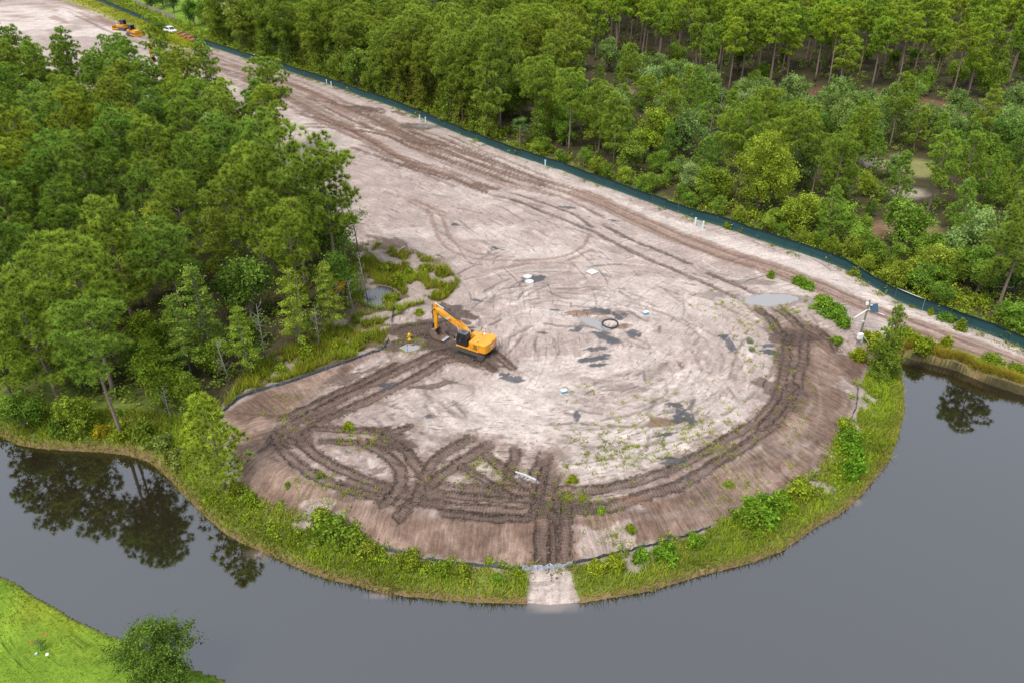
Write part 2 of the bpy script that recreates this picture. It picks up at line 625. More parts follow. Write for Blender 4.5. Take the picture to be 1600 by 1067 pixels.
# ---- surface colours (the earth's own)
SAND = np.array((0.292, 0.232, 0.204))
SANDL = np.array((0.42, 0.36, 0.32))
SOIL = np.array((0.125, 0.081, 0.060))
SOILL = np.array((0.205, 0.142, 0.110))
MUD_AND_SHADE = np.array((0.066, 0.046, 0.037))
TYRE = np.array((0.165, 0.102, 0.075))
WETC = np.array((0.046, 0.045, 0.049))
GRASSC = np.array((0.12, 0.15, 0.03))
FLOORC = np.array((0.05, 0.042, 0.02))
LAWNC = np.array((0.125, 0.20, 0.018))
col = np.zeros(X.shape + (3,)) + FLOORC
wet = np.zeros(X.shape)
cleat_s = np.zeros(X.shape)
cleat_m = np.zeros(X.shape)
cls = np.zeros(X.shape, dtype=np.int8)      # 0 ground, 1 cleared sand, 2 soil slope, 3 grass bank, 4 lawn, 5 dirt road


def blend(mask, c):
    global col
    col = col + (np.asarray(c) - col) * mask[..., None]


FENCE_PX = [(110, -14), (180, 14), (240, 40), (264, 50), (305, 65), (360, 84), (430, 106), (520, 135), (600, 163), (660, 185), (720, 211), (800, 242), (880, 268), (960, 297), (1040, 325), (1100, 346), (1160, 366),
            (1225, 389), (1267, 401), (1320, 421), (1355, 442), (1397, 466), (1440, 484), (1482, 500), (1550, 524), (1600, 545), (1700, 585), (1800, 622)]
FENCE_W = plg(FENCE_PX)
# cleared area: edge of the wood on the left, fence on the right, silt fence in front
SITE_PX = [(-260, 30), (-60, 95), (0, 112), (100, 130), (230, 165), (370, 215), (455, 285), (540, 375), (590, 385), (640, 410), (690, 440), (705, 455), (690, 470), (640, 480), (612, 505), (606, 540), (560, 560), (510, 578), (470, 592), (440, 602), (400, 612), (372, 622), (345, 645)]
SITE_W = pl(SITE_PX) + [p for p in T_W[6:30]] + plg([(1398, 512), (1450, 532), (1500, 549), (1560, 570), (1600, 584), (1750, 632)]) + FENCE_W[::-1]
dSite, _ = sdist(SITE_W)
dSite = dSite + (fbm(X * 0.5, Y * 0.5, 31, 3) - 0.5) * 1.6
nz1 = fbm(X * 0.12, Y * 0.12, 41, 5)
nz2 = fbm(X * 0.5, Y * 0.5, 43, 4)
nz3 = fbm(X * 1.7, Y * 1.7, 47, 3)
# vegetated ground near the water, along the fence
gr_m = sstep(-1, 2, 9 - np.maximum(dS, 0)) * (dS > -0.3)
blend(gr_m * (0.75 + 0.25 * nz2), GRASSC)
dF, aF = pdist(X, Y, FENCE_W, closed=False)
blend(sstep(6, 2, dF + 4 * (nz2 - 0.5)) * 0.8, GRASSC * 0.9)
# open ground between the trees right of the fence
for (px, py, r, c) in [(960, 140, 6, (0.26, 0.22, 0.10)), (1000, 225, 5, (0.24, 0.22, 0.09)), (1375, 245, 4, (0.42, 0.34, 0.28)), (1430, 250, 7, (0.25, 0.24, 0.09)), (1425, 290, 4, (0.40, 0.33, 0.27)), (1340, 345, 6, (0.27, 0.15, 0.10)), (1440, 350, 6, (0.26, 0.2, 0.1)),
                       (1300, 140, 12, (0.15, 0.08, 0.05)), (1380, 150, 14, (0.16, 0.085, 0.05)), (1480, 165, 14, (0.17, 0.09, 0.055)), (1570, 180, 14, (0.2, 0.12, 0.08)), (830, 165, 5, (0.2, 0.16, 0.08)), (1580, 195, 8, (0.3, 0.2, 0.14))]:
    gx, gy = at(px, py)
    d = np.hypot(X - gx, (Y - gy) * 1.0)
    blend(sstep(r, r * 0.4, d + r * 0.8 * (nz2 - 0.5)), np.array(c) * .72)
site = sstep(-0.5, 0.5, dSite)
sandmix = (SAND[None, None] + (SANDL - SAND)[None, None] * (sstep(0.45, 0.72, nz1) * 0.55)[..., None])
col = col + (sandmix - col) * site[..., None]
blend(site * sstep(0.5, 0.8, nz2) * 0.25, SAND * 0.80)
cls[dSite > 0] = 1
# graded soil slope
SL_IN_PX = [(600, 545), (540, 590), (470, 635), (425, 665), (430, 700), (470, 745), (540, 775), (600, 790), (660, 800), (760, 806), (860, 806), (920, 800), (1000, 785), (1070, 758), (1130, 726), (1180, 694), (1205, 660), (1213, 620), (1210, 570), (1212, 525), (1245, 500), (1290, 515), (1330, 535)]
SL_W = pl(SL_IN_PX) + T_W[7:31][::-1] + pl([(345, 645), (400, 612), (470, 592), (560, 560)])
dSl, _ = sdist(SL_W)
slm = sstep(-0.5, 0.6, dSl + (nz2 - 0.5) * 1.6) * (dSite > -0.6) * (dS > 0)
soil = SOIL[None, None] + (SOILL - SOIL)[None, None] * sstep(0.38, 0.68, nz2)[..., None]
col = col + (soil - col) * slm[..., None]
cls[(dSl > 0) & (dSite > -0.3)] = 2
su = aC + 0.6 * (nz2 - 0.5)
slope_band = slm.copy()

PAINT = dict(sand=SAND, light=SANDL, soil=SOIL, soill=SOILL, mud=MUD_AND_SHADE, tyre=TYRE, wet=WETC)


def window(pts, m):
    xs, ys = [p[0] for p in pts], [p[1] for p in pts]
    i0, i1 = np.searchsorted(GX, [min(xs) - m, max(xs) + m])
    j0, j1 = np.searchsorted(GY, [min(ys) - m, max(ys) + m])
    return slice(j0, j1), slice(i0, i1)


def stroke(pts, w, c, strength=0.9, depth=0.0, cleat=False, edge=0.35, wetv=0.0, soft=0.18, seed=0, ridge=0.6, inside_site=True, faint=False):
    """a band along a line on the ground: colour, rut depth and cleat marks"""
    sl = window(pts, w * 2 + 1)
    x, y = X[sl], Y[sl]
    if x.size == 0:
        return
    d, s = pdist(x, y, pts, closed=False)
    n = fbm(x * 1.9, y * 1.9, 60 + seed, 3)
    ww = w * 0.5 * (1 + edge * 2 * (n - 0.5))
    m = sstep(ww + soft, ww - soft * 0.4, d) * (site[sl] if inside_site else 1.0) * (1 - .85 * slope_band[sl] if faint else 1.0)
    k = m * strength * np.clip((0.42 + 0.95 * fbm(x * 1.1, y * 1.1, 70 + seed, 4)) if cleat else (0.72 + 0.5 * fbm(x * 0.6, y * 0.6, 70 + seed, 3)), 0, 1)
    cc = np.asarray(c)
    col[sl] = col[sl] + (cc - col[sl]) * k[..., None]
    if depth:
        Z[sl] -= depth * m - ridge * depth * np.exp(-((d - ww - 0.12) / 0.14) ** 2) * (0.4 + 1.2 * n)
    if cleat:
        mk = m > 0.35
        cleat_s[sl] = np.where(mk, s, cleat_s[sl])
        cleat_m[sl] = np.maximum(cleat_m[sl] * (1 - m), m * float(cleat))
    if wetv:
        wet[sl] = np.maximum(wet[sl], m * wetv)


def blob(px, py, rx, ry, c, strength=0.9, wetv=0.0, rot=0.0, rag=0.7, seed=0, depth=0.0, fr=1.0):
    """ragged patch; half sizes in metres"""
    bx, by = at(px, py)
    m_ = max(rx, ry) * 1.6 + 0.5
    sl = window([(bx, by)], m_)
    x, y = X[sl] - bx, Y[sl] - by
    ca, sa = math.cos(rot), math.sin(rot)
    u, v = (x * ca + y * sa) / rx, (-x * sa + y * ca) / ry
    n = fbm(u * 1.5 * fr + px, v * 1.5 * fr + py, 80 + seed, 4)
    m = sstep(1.08, 0.92, np.hypot(u, v) + rag * 2 * (n - 0.5))
    col[sl] = col[sl] + (np.asarray(c) - col[sl]) * (m * strength)[..., None]
    if wetv:
        wet[sl] = np.maximum(wet[sl], m * wetv)
    if depth:
        Z[sl] -= depth * m


# -- faint marks of blades and wheels all over the sand
ctr = at(905, 545)
for i in range(1500):
    px, py = random.uniform(470, 1330), random.uniform(230, 800)
    if i % 4 == 0:
        px, py = random.uniform(560, 1100), random.uniform(330, 720)
    gx, gy = at(px, py)
    if py < 390:
        ang = math.atan2(-0.72, 0.70) + random.gauss(0, 0.22)
    else:
        ang = math.atan2(gy - ctr[1], gx - ctr[0]) + math.pi / 2 + random.gauss(0, 0.45)
    Ls = random.uniform(0.8, 5.5)
    bend = random.gauss(0, 0.12)
    pts = []
    for k in range(5):
        t = (k / 4 - 0.5) * Ls
        a = ang + bend * t / 2
        pts.append((gx + math.cos(a) * t, gy + math.sin(a) * t))
    dark = random.random()
    if dark < 0.42:
        stroke(pts, random.uniform(0.14, 0.34), (0.115, 0.09, 0.08), random.uniform(0.25, 0.8), 0.03, soft=0.16, seed=i % 7, edge=1.2, faint=True)
    elif dark < 0.75:
        stroke(pts, random.uniform(0.2, 0.7), SANDL * random.uniform(0.95, 1.1), random.uniform(0.3, 0.7), -0.02, seed=i % 7, edge=0.9, faint=True)
    else:
        stroke(pts, random.uniform(0.3, 1.0), SAND * random.uniform(0.72, 0.88), random.uniform(0.3, 0.7), 0.03, seed=i % 7, edge=0.8, faint=True)
# long grader passes round the pad
for i in range(46):
    rr = random.uniform(6, 30)
    a0 = random.uniform(-2.6, 1.2)
    span = random.uniform(0.5, 1.5)
    off = (random.gauss(0, 3), random.gauss(0, 3))
    pts = [(ctr[0] + off[0] + rr * 1.05 * math.cos(a0 + span * k / 14), ctr[1] + off[1] + rr * 0.95 * math.sin(a0 + span * k / 14)) for k in range(15)]
    stroke(pts, random.uniform(0.12, 0.3), random.choice([(0.15, 0.12, 0.10), (0.2, 0.17, 0.15), SANDL]), random.uniform(0.3, 0.7), 0.03, edge=1.1, seed=i % 5, faint=True)

# -- white sand along the fence and in the middle
stroke([atg(a, b + 20) for a, b in FENCE_PX[13:]], 3.2, SANDL * 1.06, 0.75, edge=0.6)
stroke([at(a, b + 12) for a, b in FENCE_PX[5:14]], 2.6, SANDL * 0.95, 0.4, edge=0.8)
for (px, py, rx, ry) in [(830, 585, 4.5, 2.2), (890, 570, 6, 1.6), (970, 560, 5, 2), (790, 615, 4, 3), (760, 640, 2, 4), (860, 490, 3.5, 1.2), (980, 510, 4, 1.4), (930, 470, 3, 1), (850, 395, 6, 2), (760, 365, 5, 3), (1010, 440, 5, 1.5), (900, 300, 8, 3), (640, 365, 5, 2), (880, 600, 3, 2), (1080, 600, 5, 2), (820, 650, 3, 4)]:
    blob(px, py, rx, ry, SANDL * 1.05, 0.45, rag=0.9, seed=3)
for (px, py, rx, ry, s) in [(60, 20, 30, 14, 0.7), (25, 40, 14, 8, 0.8), (180, 50, 14, 8, 0.7), (120, 22, 10, 4, .8)]:
    blob(px, py, rx, ry, SANDL * 1.08, s, rag=0.8, seed=9)

# -- haul road along the fence: many parallel wheel lines
base_line = [atg(a, b) for a, b in [(-60, -40), (60, -12), (150, 22), (230, 55), (330, 86), (400, 108), (470, 133), (560, 172), (640, 208), (700, 236), (800, 272), (850, 286), (912, 304), (1012, 350), (1062, 372), (1125, 394), (1200, 418), (1300, 456), (1400, 497), (1500, 535), (1600, 573), (1750, 628)]]
bl = smooth_line(base_line, 5)


def offset_line(line, o):
    out = []
    for i, p in enumerate(line):
        a, b = line[max(i - 1, 0)], line[min(i + 1, len(line) - 1)]
        dx, dy = b[0] - a[0], b[1] - a[1]
        L_ = math.hypot(dx, dy) + 1e-9
        oo = o(i) if callable(o) else o
        out.append((p[0] - dy / L_ * oo, p[1] + dx / L_ * oo))
    return out


near = [p for p in bl if p[1] < 125]
dR, _ = pdist(X, Y, bl, closed=False)
rm = sstep(2.6, 1.6, dR + 1.2 * (nz2 - 0.5)) * site * (Y < 130)
blend(rm * 0.75, (0.22, 0.155, 0.122))
cls[(dR < 2.3) & (dSite > 0)] = 5
for o, w, st in [(1.0, 0.55, 0.9), (-1.0, 0.6, 0.9), (0.35, 0.25, 0.6), (-0.5, 0.22, 0.5), (1.55, 0.25, 0.5), (-1.6, 0.3, 0.6)]:
    stroke(offset_line(bl, lambda i, o=o: o + 0.25 * math.sin(i * 0.35 + o * 3)), w, TYRE * 0.92, st, 0.07, edge=0.6, seed=int(o * 7) % 9)
for k in range(34):
    o = random.uniform(-14, -2.0)
    i0 = random.randint(8, 40)
    i1 = i0 + random.randint(10, 28)
    seg = [p for p in bl if p[1] > 112][0:70]
    seg = seg[max(0, min(i0, len(seg) - 12)):i1]
    if len(seg) < 4:
        continue
    ph = random.uniform(0, 6)
    stroke(offset_line(seg, lambda i, o=o, ph=ph: o + 1.6 * math.sin(i * 0.11 + ph)), random.uniform(0.35, 0.9), random.choice([TYRE, TYRE * 0.7, MUD_AND_SHADE * 1.6]), random.uniform(0.5, 0.9), 0.06, edge=0.9, seed=k % 9)
for line in ([(465, 178), (500, 186), (540, 200), (600, 212), (660, 236), (720, 255), (800, 285)], [(470, 198), (520, 200), (570, 205), (640, 222), (700, 228)], [(480, 155), (540, 165), (600, 190), (650, 215), (720, 245), (790, 268), (850, 288)], [(560, 175), (600, 176), (590, 170), (560, 172)],
             [(690, 215), (740, 238), (800, 262), (850, 283)], [(640, 205), (690, 222), (760, 250)], [(505, 165), (545, 186), (580, 200)], [(600, 250), (680, 268), (760, 300)], [(550, 230), (640, 262), (700, 280)]):
    stroke(smooth_line(pl(line)), 0.8, TYRE * 0.62, 0.85, 0.08, edge=1.0)
    stroke(offset_line(smooth_line(pl(line)), 1.9), 0.6, TYRE * 0.75, 0.7, 0.06, edge=1.0)
blob(575, 170, 5, 1.5, MUD_AND_SHADE * 1.3, .85, rag=1.1, rot=-0.7)
blob(655, 198, 4.5, 1.8, (0.10, 0.075, 0.05), .95, wetv=.5, rag=.8, rot=-0.4)
blob(624, 178, 2.2, .8, (0.12, 0.085, 0.065), .9, rag=.8, rot=-.7)
blob(755, 290, 3, 1.2, TYRE * .7, .8, rag=.9, rot=-.6)
for (px, py, rx, ry) in [(30, 25, 10, 2.0), (70, 12, 14, 2.5), (110, 6, 12, 2), (90, 30, 8, 1.5), (150, 30, 12, 2)]:
    blob(px, py, rx, ry, TYRE * 1.1, 0.6, rag=1.2, rot=-0.8, seed=4)

# -- crawler tracks on the pad
for line, w in (([(800, 312), (850, 332), (900, 352), (925, 362), (975, 387), (1025, 410), (1062, 425), (1100, 442), (1150, 465)], 0.62), ([(942, 352), (987, 375), (1025, 390), (1078, 412)], 0.62), ([(1107, 427), (1145, 443), (1182, 460)], 0.7),
                ([(800, 302), (850, 318), (900, 338), (925, 356)], 0.45)):
    stroke(smooth_line(pl(line)), w, MUD_AND_SHADE * 1.35, 0.88, 0.10, cleat=0.8, edge=0.9)
for line in ([(632, 312), (670, 332), (687, 375), (725, 400), (800, 407), (870, 402), (908, 388), (922, 366)], [(650, 312), (687, 334), (704, 372), (738, 394), (800, 401)], [(600, 300), (660, 318), (700, 335)], [(770, 420), (820, 412), (880, 408), (925, 390)]):
    stroke(smooth_line(pl(line)), 0.5, TYRE, 0.6, 0.05, edge=0.9)
DARK = [
    ([(1233, 515), (1228, 560), (1222, 595), (1214, 622), (1195, 648), (1150, 678), (1100, 706), (1050, 733), (1000, 750), (950, 761), (900, 766), (840, 766), (780, 764), (700, 760), (672, 756)], 0.95),
    ([(1262, 520), (1250, 580), (1236, 625), (1210, 660), (1175, 687), (1125, 719), (1075, 750), (1030, 766), (980, 783), (940, 791), (890, 797), (840, 799), (740, 793), (670, 785), (645, 776)], 0.9),
    ([(760, 552), (700, 548), (640, 571), (590, 595), (540, 619), (500, 640), (460, 661), (425, 690)], 1.1),
    ([(745, 562), (700, 562), (660, 584), (600, 614), (560, 633), (510, 655), (472, 682), (455, 690)], 1.0),
    ([(430, 680), (440, 700), (470, 730), (510, 752), (555, 768), (600, 778), (640, 785)], 0.9),
    ([(460, 678), (480, 700), (520, 727), (570, 748), (610, 762)], 0.85),
    ([(488, 668), (530, 671), (585, 672)], 0.65), ([(500, 690), (540, 691), (575, 690)], 0.6),
    ([(596, 680), (625, 698), (650, 724), (661, 750), (650, 776), (622, 802)], 0.95),
    ([(566, 690), (600, 708), (625, 735), (622, 762), (600, 786)], 0.95),
    ([(738, 684), (705, 702), (675, 722), (664, 742)], 1.0), ([(766, 694), (732, 714), (692, 740), (670, 754)], 1.05),
    ([(852, 707), (846, 725), (838, 742)], 1.3), ([(806, 700), (800, 725), (793, 752)], 0.9), ([(757, 710), (795, 738), (840, 768), (880, 788)], 0.8), ([(720, 728), (760, 752), (800, 776)], 0.7),
    ([(865, 745), (850, 790), (846, 830), (846, 884)], 1.1), ([(885, 775), (884, 820), (888, 878)], 0.9), ([(862, 800), (866, 880)], 0.6),
    ([(1185, 483), (1205, 500), (1222, 522)], 0.9), ([(1214, 481), (1234, 496), (1248, 512)], 0.9), ([(1270, 510), (1290, 525), (1310, 545)], 0.8),
    ([(768, 546), (785, 562), (802, 578)], 0.75), ([(742, 556), (760, 570), (772, 580)], 0.75),
    ([(1240, 600), (1215, 640), (1190, 668)], 1.0), ([(610, 545), (650, 530), (700, 525)], 1.5), ([(615, 520), (650, 512), (690, 508)], 1.3),
    ([(440, 655), (500, 628), (560, 600), (620, 570)], 0.8), ([(690, 800), (760, 806), (830, 806)], 0.6),
    ([(850, 730), (842, 765), (835, 800)], 0.7), ([(700, 770), (760, 778), (830, 780)], 0.7), ([(600, 676), (640, 664)], .6),
]
for i, (line, w) in enumerate(DARK):
    L_ = [(a + random.gauss(0, .07), b + random.gauss(0, .07)) for a, b in smooth_line(pl(line))]
    stroke(L_, w * 2.6, SOIL * 1.15, 0.5, 0.0, edge=1.1, soft=.4, seed=i % 8)
    stroke(L_, w * random.uniform(.85, 1.1), MUD_AND_SHADE * random.uniform(1.25, 1.9), 0.9, 0.14, cleat=1.0, edge=0.7, seed=i % 9)
    stroke(offset_line(L_, w * 0.55), 0.2, MUD_AND_SHADE * 0.75, 0.75, -0.05, edge=1.0, seed=i % 5)  # dark rims on both sides: rut-edge shadow painted into the ground colour
    stroke(offset_line(L_, -w * 0.55), 0.2, MUD_AND_SHADE * 0.75, 0.75, -0.05, edge=1.0, seed=i % 6)
for (px, py, rx, ry, rot, c) in [(1235, 530, 2.0, 1.6, 0, MUD_AND_SHADE), (1255, 522, 2, 1.6, 0, MUD_AND_SHADE), (1228, 560, 1.6, 3, 0, MUD_AND_SHADE * 1.4), (1225, 610, 2, 2.5, .5, MUD_AND_SHADE * 1.4), (660, 515, 4.5, 2.0, 0, MUD_AND_SHADE * 1.1), (715, 490, 3, 1.6, -.6, MUD_AND_SHADE * .9), (640, 540, 3, 1.2, 0, MUD_AND_SHADE * 1.3), (700, 540, 4, 1.6, -.4, MUD_AND_SHADE),  # mud patches, plus the pit's shadow by the excavator boom painted as one
                                (745, 560, 3.5, 1.2, -.5, MUD_AND_SHADE * 1.2), (615, 690, 2.0, 1.6, 0, MUD_AND_SHADE * 1.2), (590, 672, 1.4, .8, 0, MUD_AND_SHADE), (665, 603, 1.7, .7, 0, MUD_AND_SHADE * 1.3), (695, 598, 1.2, .6, 0, MUD_AND_SHADE * 1.6), (450, 680, 2.5, 2.4, 0, MUD_AND_SHADE * 1.5), (500, 650, 3, 1.2, .5, MUD_AND_SHADE * 1.4), (570, 765, 2.8, 1, 0, MUD_AND_SHADE * 1.5),
                                (870, 790, 3, 1.6, 0, MUD_AND_SHADE * 1.2), (660, 775, 2, 1.6, 0, MUD_AND_SHADE * 1.5), (590, 733, .8, .5, 0, MUD_AND_SHADE * 2), (540, 590, 3, 1.2, .5, MUD_AND_SHADE * 1.7), (640, 395, 3, 1.3, -.6, MUD_AND_SHADE * 1.7), (615, 380, 3, 1.2, -.6, MUD_AND_SHADE * 1.8), (590, 372, 2.5, 1, -.5, MUD_AND_SHADE * 2), (1120, 460, 2.5, 1, 0, SAND * .7), (1180, 440, 3, 1, 0, SAND * .62), (1230, 470, 4, 2, 0, SAND * .7)]:
    blob(px, py, rx, ry, c, 0.85, rot=rot, rag=0.9, seed=int(px) % 7)
# -- reddish dry spots and wet dark grey stains
for (px, py, rx, ry) in [(1038, 660, 1.7, .7), (1030, 655, 1.2, .5), (940, 490, 2.2, .5), (970, 510, 1.2, .6), (1000, 780, 2, .6), (900, 490, 2, .7)]:
    blob(px, py, rx, ry, (0.16, 0.10, 0.068), .85, rag=.9, seed=2)
for (px, py, rx, ry, rot) in [(830, 437, 1.6, 1.1, 0), (842, 432, 1.1, .6, 0), (932, 484, 1.7, .7, 0), (945, 488, 1.0, .5, 0), (965, 495, .6, 1.2, .5), (975, 492, .6, .6, 0), (900, 516, 1.0, .5, .6), (947, 527, 2.1, .9, -.6), (958, 533, 1, .6, 0), (990, 522, 1.0, .9, 0), (930, 545, 1.4, .5, .3), (925, 563, 2.2, .6, .2), (935, 570, 1.4, .4, .2), (940, 557, 1.2, .4, .4), (868, 485, 1.0, .25, -.2), (800, 592, 1.3, .7, -.3), (790, 586, .8, .3, 0), (902, 650, .45, 1.0, 0),
                              (1055, 632, 1.2, .5, -.3), (1065, 645, 1.3, .8, 0), (1062, 655, 1, .6, 0), (1080, 655, .6, 1, 0), (1040, 678, 1.4, .3, .3), (1140, 535, .7, 1.6, 0), (1130, 525, .6, .6, 0), (1172, 533, .6, .8, 0), (1175, 545, .4, .8, 0), (1200, 540, 1.0, .5, 0), (1203, 550, 1.3, .5, 0), (775, 388, 1.2, .4, -.5), (712, 352, .8, .6, 0), (708, 352, .5, .5, 0), (1055, 720, 1.6, .5, .2), (1040, 715, 1, .3, .2), (670, 650, .5, .35, 0), (600, 600, 1.2, .4, .4), (605, 602, .8, .5, .3), (850, 520, .7, .3, 0), (745, 470, 1, .3, -.5), (1070, 745, .5, .25, 0), (960, 345, 1.0, .4, -.4), (885, 325, 1.6, .5, -.3)]:
    blob(px, py, rx * .9, ry * .9, WETC * random.uniform(.85, 1.25), .92, wetv=.5, rot=rot, rag=.85, seed=int(py) % 7, fr=1.3)
blob(822, 745, 1.1, .35, (0.38, 0.36, 0.35), .8, rag=.8, rot=-.5)
# -- pale clay spill and ramp down to the water
RAMP_W = pl([(826, 893), (880, 888), (893, 900), (908, 942), (902, 955), (822, 955), (826, 925)], -2.0)
dRamp, _ = sdist(RAMP_W)
rmk = sstep(-.25, .25, dRamp + .6 * (nz3 - .5))
blend(rmk, SAND * 1.0)
blend(rmk * sstep(.45, .65, fbm(X * 1.8, Y * .25, 91, 3)) * .6, SANDL)
blend(rmk * sstep(.55, .7, fbm(X * 2.5, Y * .9, 92, 3)) * .5, SAND * .6)
Z = np.where(dRamp > 0, Z - 0.12, Z)
BARE_PX = [(1335, 783, 1.6, .9), (605, 926, 1.5, .45), (410, 866, 2.2, 1.0), (395, 855, 1.5, .8), (1290, 740, 1.6, 1), (1335, 592, 1.8, 1.4), (1350, 600, 1.4, 1.6), (1318, 520, 1.3, 1), (1305, 485, 1.3, .7), (1580, 605, 3, .6), (1500, 572, 2.5, .5), (1340, 650, .9, 1.2), (1330, 540, 1.4, 1), (480, 795, 1.2, .6), (500, 800, 2, .8), (960, 835, 2.5, 2.2), (985, 850, 1.6, 1), (495, 782, 2, 1)]
for (px, py, rx, ry) in BARE_PX:
    blob(px, py, rx, ry, SAND * random.uniform(.85, 1.05), .85, rag=.8, seed=5)
blob(170, 702, 5, .5, (0.32, 0.2, 0.13), .7)
# marshy ground between the wood and the pad
MARSH_W = pl([(345, 640), (400, 606), (470, 586), (560, 555), (604, 538), (610, 500), (640, 480), (700, 468), (720, 440), (690, 405), (640, 395), (590, 380), (560, 380), (545, 440), (540, 490), (440, 545), (380, 580)])
dM, _ = sdist(MARSH_W)
mm_ = sstep(-.6, .6, dM + 1.2 * (nz2 - .5))
blend(mm_ * .9, np.array((0.115, 0.09, 0.045)))
blend(mm_ * sstep(.6, .7, nz2), SAND * .85)
for (px, py, rx, ry, rot) in [(652, 452, 1.2, 3.0, .3), (675, 455, 1.0, 1.2, 0), (630, 470, 2, .8, 0), (600, 400, 3.5, 1.2, -.7), (655, 415, 2.0, 1, -.8), (622, 500, 1.5, 1.2, 0), (648, 466, 1.6, .8, 0), (590, 490, 2.5, 1.0, .3)]:
    blob(px, py, rx, ry, SAND * 1.0, .9, rot=rot, rag=.6, seed=8)
Z = np.where(dM > 0, Z - 0.25 * np.clip(dM, 0, 1), Z)
# lawn
lm = sstep(-.2, .3, dL)
lawnv = LAWNC[None, None] * (0.82 + 0.42 * nz2)[..., None] + np.array((0.045, 0.012, 0.0))[None, None] * (sstep(.5, .75, nz1))[..., None]
col = col + (lawnv - col) * lm[..., None]
HOUSE_LAWN = pl([(120, -40), (205, 12), (268, 42), (320, 62), (400, 60), (420, 10), (380, -30), (300, -60)])
dHL, _ = sdist(HOUSE_LAWN)
blend(sstep(-2, 2, dHL), LAWNC * 1.0)
vergeL = [at(a, b + 7) for a, b in FENCE_PX[:5]]
stroke(vergeL, 9, (0.24, 0.24, 0.045), .85, edge=.4, inside_site=False)
cls[(dS > 0) & (dSite <= 0) & (dS < 9.5) & (Y < 100)] = 3
cls[dL > 0] = 4
# shore mud line
blend(sstep(.55, .1, np.abs(dS - .1)) * (rmk < .3) * .85, (0.17, 0.10, 0.06))
blend(sstep(.3, .05, np.abs(dL - .05)) * .8, (0.12, 0.09, 0.04))

# ---- hollows that hold rain water
PUDDLES = [  # centre px, half sizes m, turn, label
    (1205, 468, 3.6, 1.35, 0.13), (930, 505, 2.3, .75, -.75), (596, 460, 2.2, 2.6, 0.2), (642, 543, 1.0, .7, .2), (668, 197, 3.2, .9, -.2)]
pud_z = []
for (px, py, rx, ry, rot) in PUDDLES:
    bx, by = at(px, py)
    m_ = max(rx, ry) * 1.9 + 1
    sl = window([(bx, by)], m_)
    x, y = X[sl] - bx, Y[sl] - by
    ca, sa = math.cos(rot), math.sin(rot)
    u, v = (x * ca + y * sa) / rx, (-x * sa + y * ca) / ry
    rr = np.hypot(u, v) + .5 * (fbm(X[sl] * .9, Y[sl] * .9, 7, 3) - .5)
    m = sstep(1.5, .75, rr)
    zc = float(np.median(Z[sl][np.hypot(u, v) < 1.0]))
    Z[sl] = Z[sl] * (1 - m) + (zc - .16) * m
    k = sstep(1.35, .95, rr)
    col[sl] = col[sl] + (np.array((0.2, 0.165, 0.14)) - col[sl]) * (k * .75)[..., None]
    pud_z.append(zc - .10)


def hz(x, y):
    i = min(max(int(np.searchsorted(GX, x)) - 1, 0), len(GX) - 2)
    j = min(max(int(np.searchsorted(GY, y)) - 1, 0), len(GY) - 2)
    a = (x - GX[i]) / (GX[i + 1] - GX[i])
    b = (y - GY[j]) / (GY[j + 1] - GY[j])
    return float((Z[j, i] * (1 - a) + Z[j, i + 1] * a) * (1 - b) + (Z[j + 1, i] * (1 - a) + Z[j + 1, i + 1] * a) * b)


def hz_arr(x, y):
    i = np.clip(np.searchsorted(GX, x) - 1, 0, len(GX) - 2)
    j = np.clip(np.searchsorted(GY, y) - 1, 0, len(GY) - 2)
    a = (x - GX[i]) / (GX[i + 1] - GX[i])
    b = (y - GY[j]) / (GY[j + 1] - GY[j])
    return (Z[j, i] * (1 - a) + Z[j, i + 1] * a) * (1 - b) + (Z[j + 1, i] * (1 - a) + Z[j + 1, i + 1] * a) * b


def samp(A, x, y):
    i = np.clip(np.searchsorted(GX, x), 0, len(GX) - 1)
    j = np.clip(np.searchsorted(GY, y), 0, len(GY) - 1)
    return A[j, i]


def gp(px, py, z0=0.0):
    """point on the terrain seen at a place of the photograph"""
    z = z0
    for _ in range(4):
        x, y = at(px, py, z)
        z = hz(x, y)
    return x, y, z


ny, nx = X.shape
idx = np.arange(nx * ny).reshape(ny, nx)
F_all = np.stack([idx[:-1, :-1], idx[:-1, 1:], idx[1:, 1:], idx[1:, :-1]], -1).reshape(-1, 4)
V_all = np.stack([X, Y, Z], -1).reshape(-1, 3)
fcls = cls[:-1, :-1].reshape(-1)
fz = Z[:-1, :-1].reshape(-1)
keep = fz > -4.2
colf = np.clip(col, 0.01, 0.95).reshape(-1, 3)
auxf = np.stack([cleat_s, cleat_m, wet], -1).reshape(-1, 3)
aux2f = np.stack([su, dC, slope_band], -1).reshape(-1, 3)
for k, (nm, lab) in enumerate([('ground', 'dark leaf-strewn forest floor under and between the trees'), ('cleared_ground', 'pale sandy cleared ground scored by crawler tracks'), ('soil_slope', 'brown graded soil slope ringing the sandy pad'),
                               ('grass_bank', 'sloping bank between the soil slope and the pond'), ('lawn', 'bright green mown lawn in the lower left corner'), ('dirt_road', 'rutted sandy haul road beside the green fence')]):
    f = F_all[(fcls == k) & keep]
    u, inv = np.unique(f, return_inverse=True)
    me = np_mesh(nm, V_all[u], inv.reshape(-1, 4), M['earth'], True, {'col': colf[u], 'aux': auxf[u], 'aux2': aux2f[u]})
    tag(link(nm, me), lab, None, None, 'structure')
bed = MB().add([(-900, -3000, -4.6), (900, -3000, -4.6), (900, 140, -4.6), (-900, 140, -4.6)], [(0, 1, 2, 3)])
tag(bed.build('pond_bed_ground', M['clod']), 'dark pond bed', None, None, 'structure')


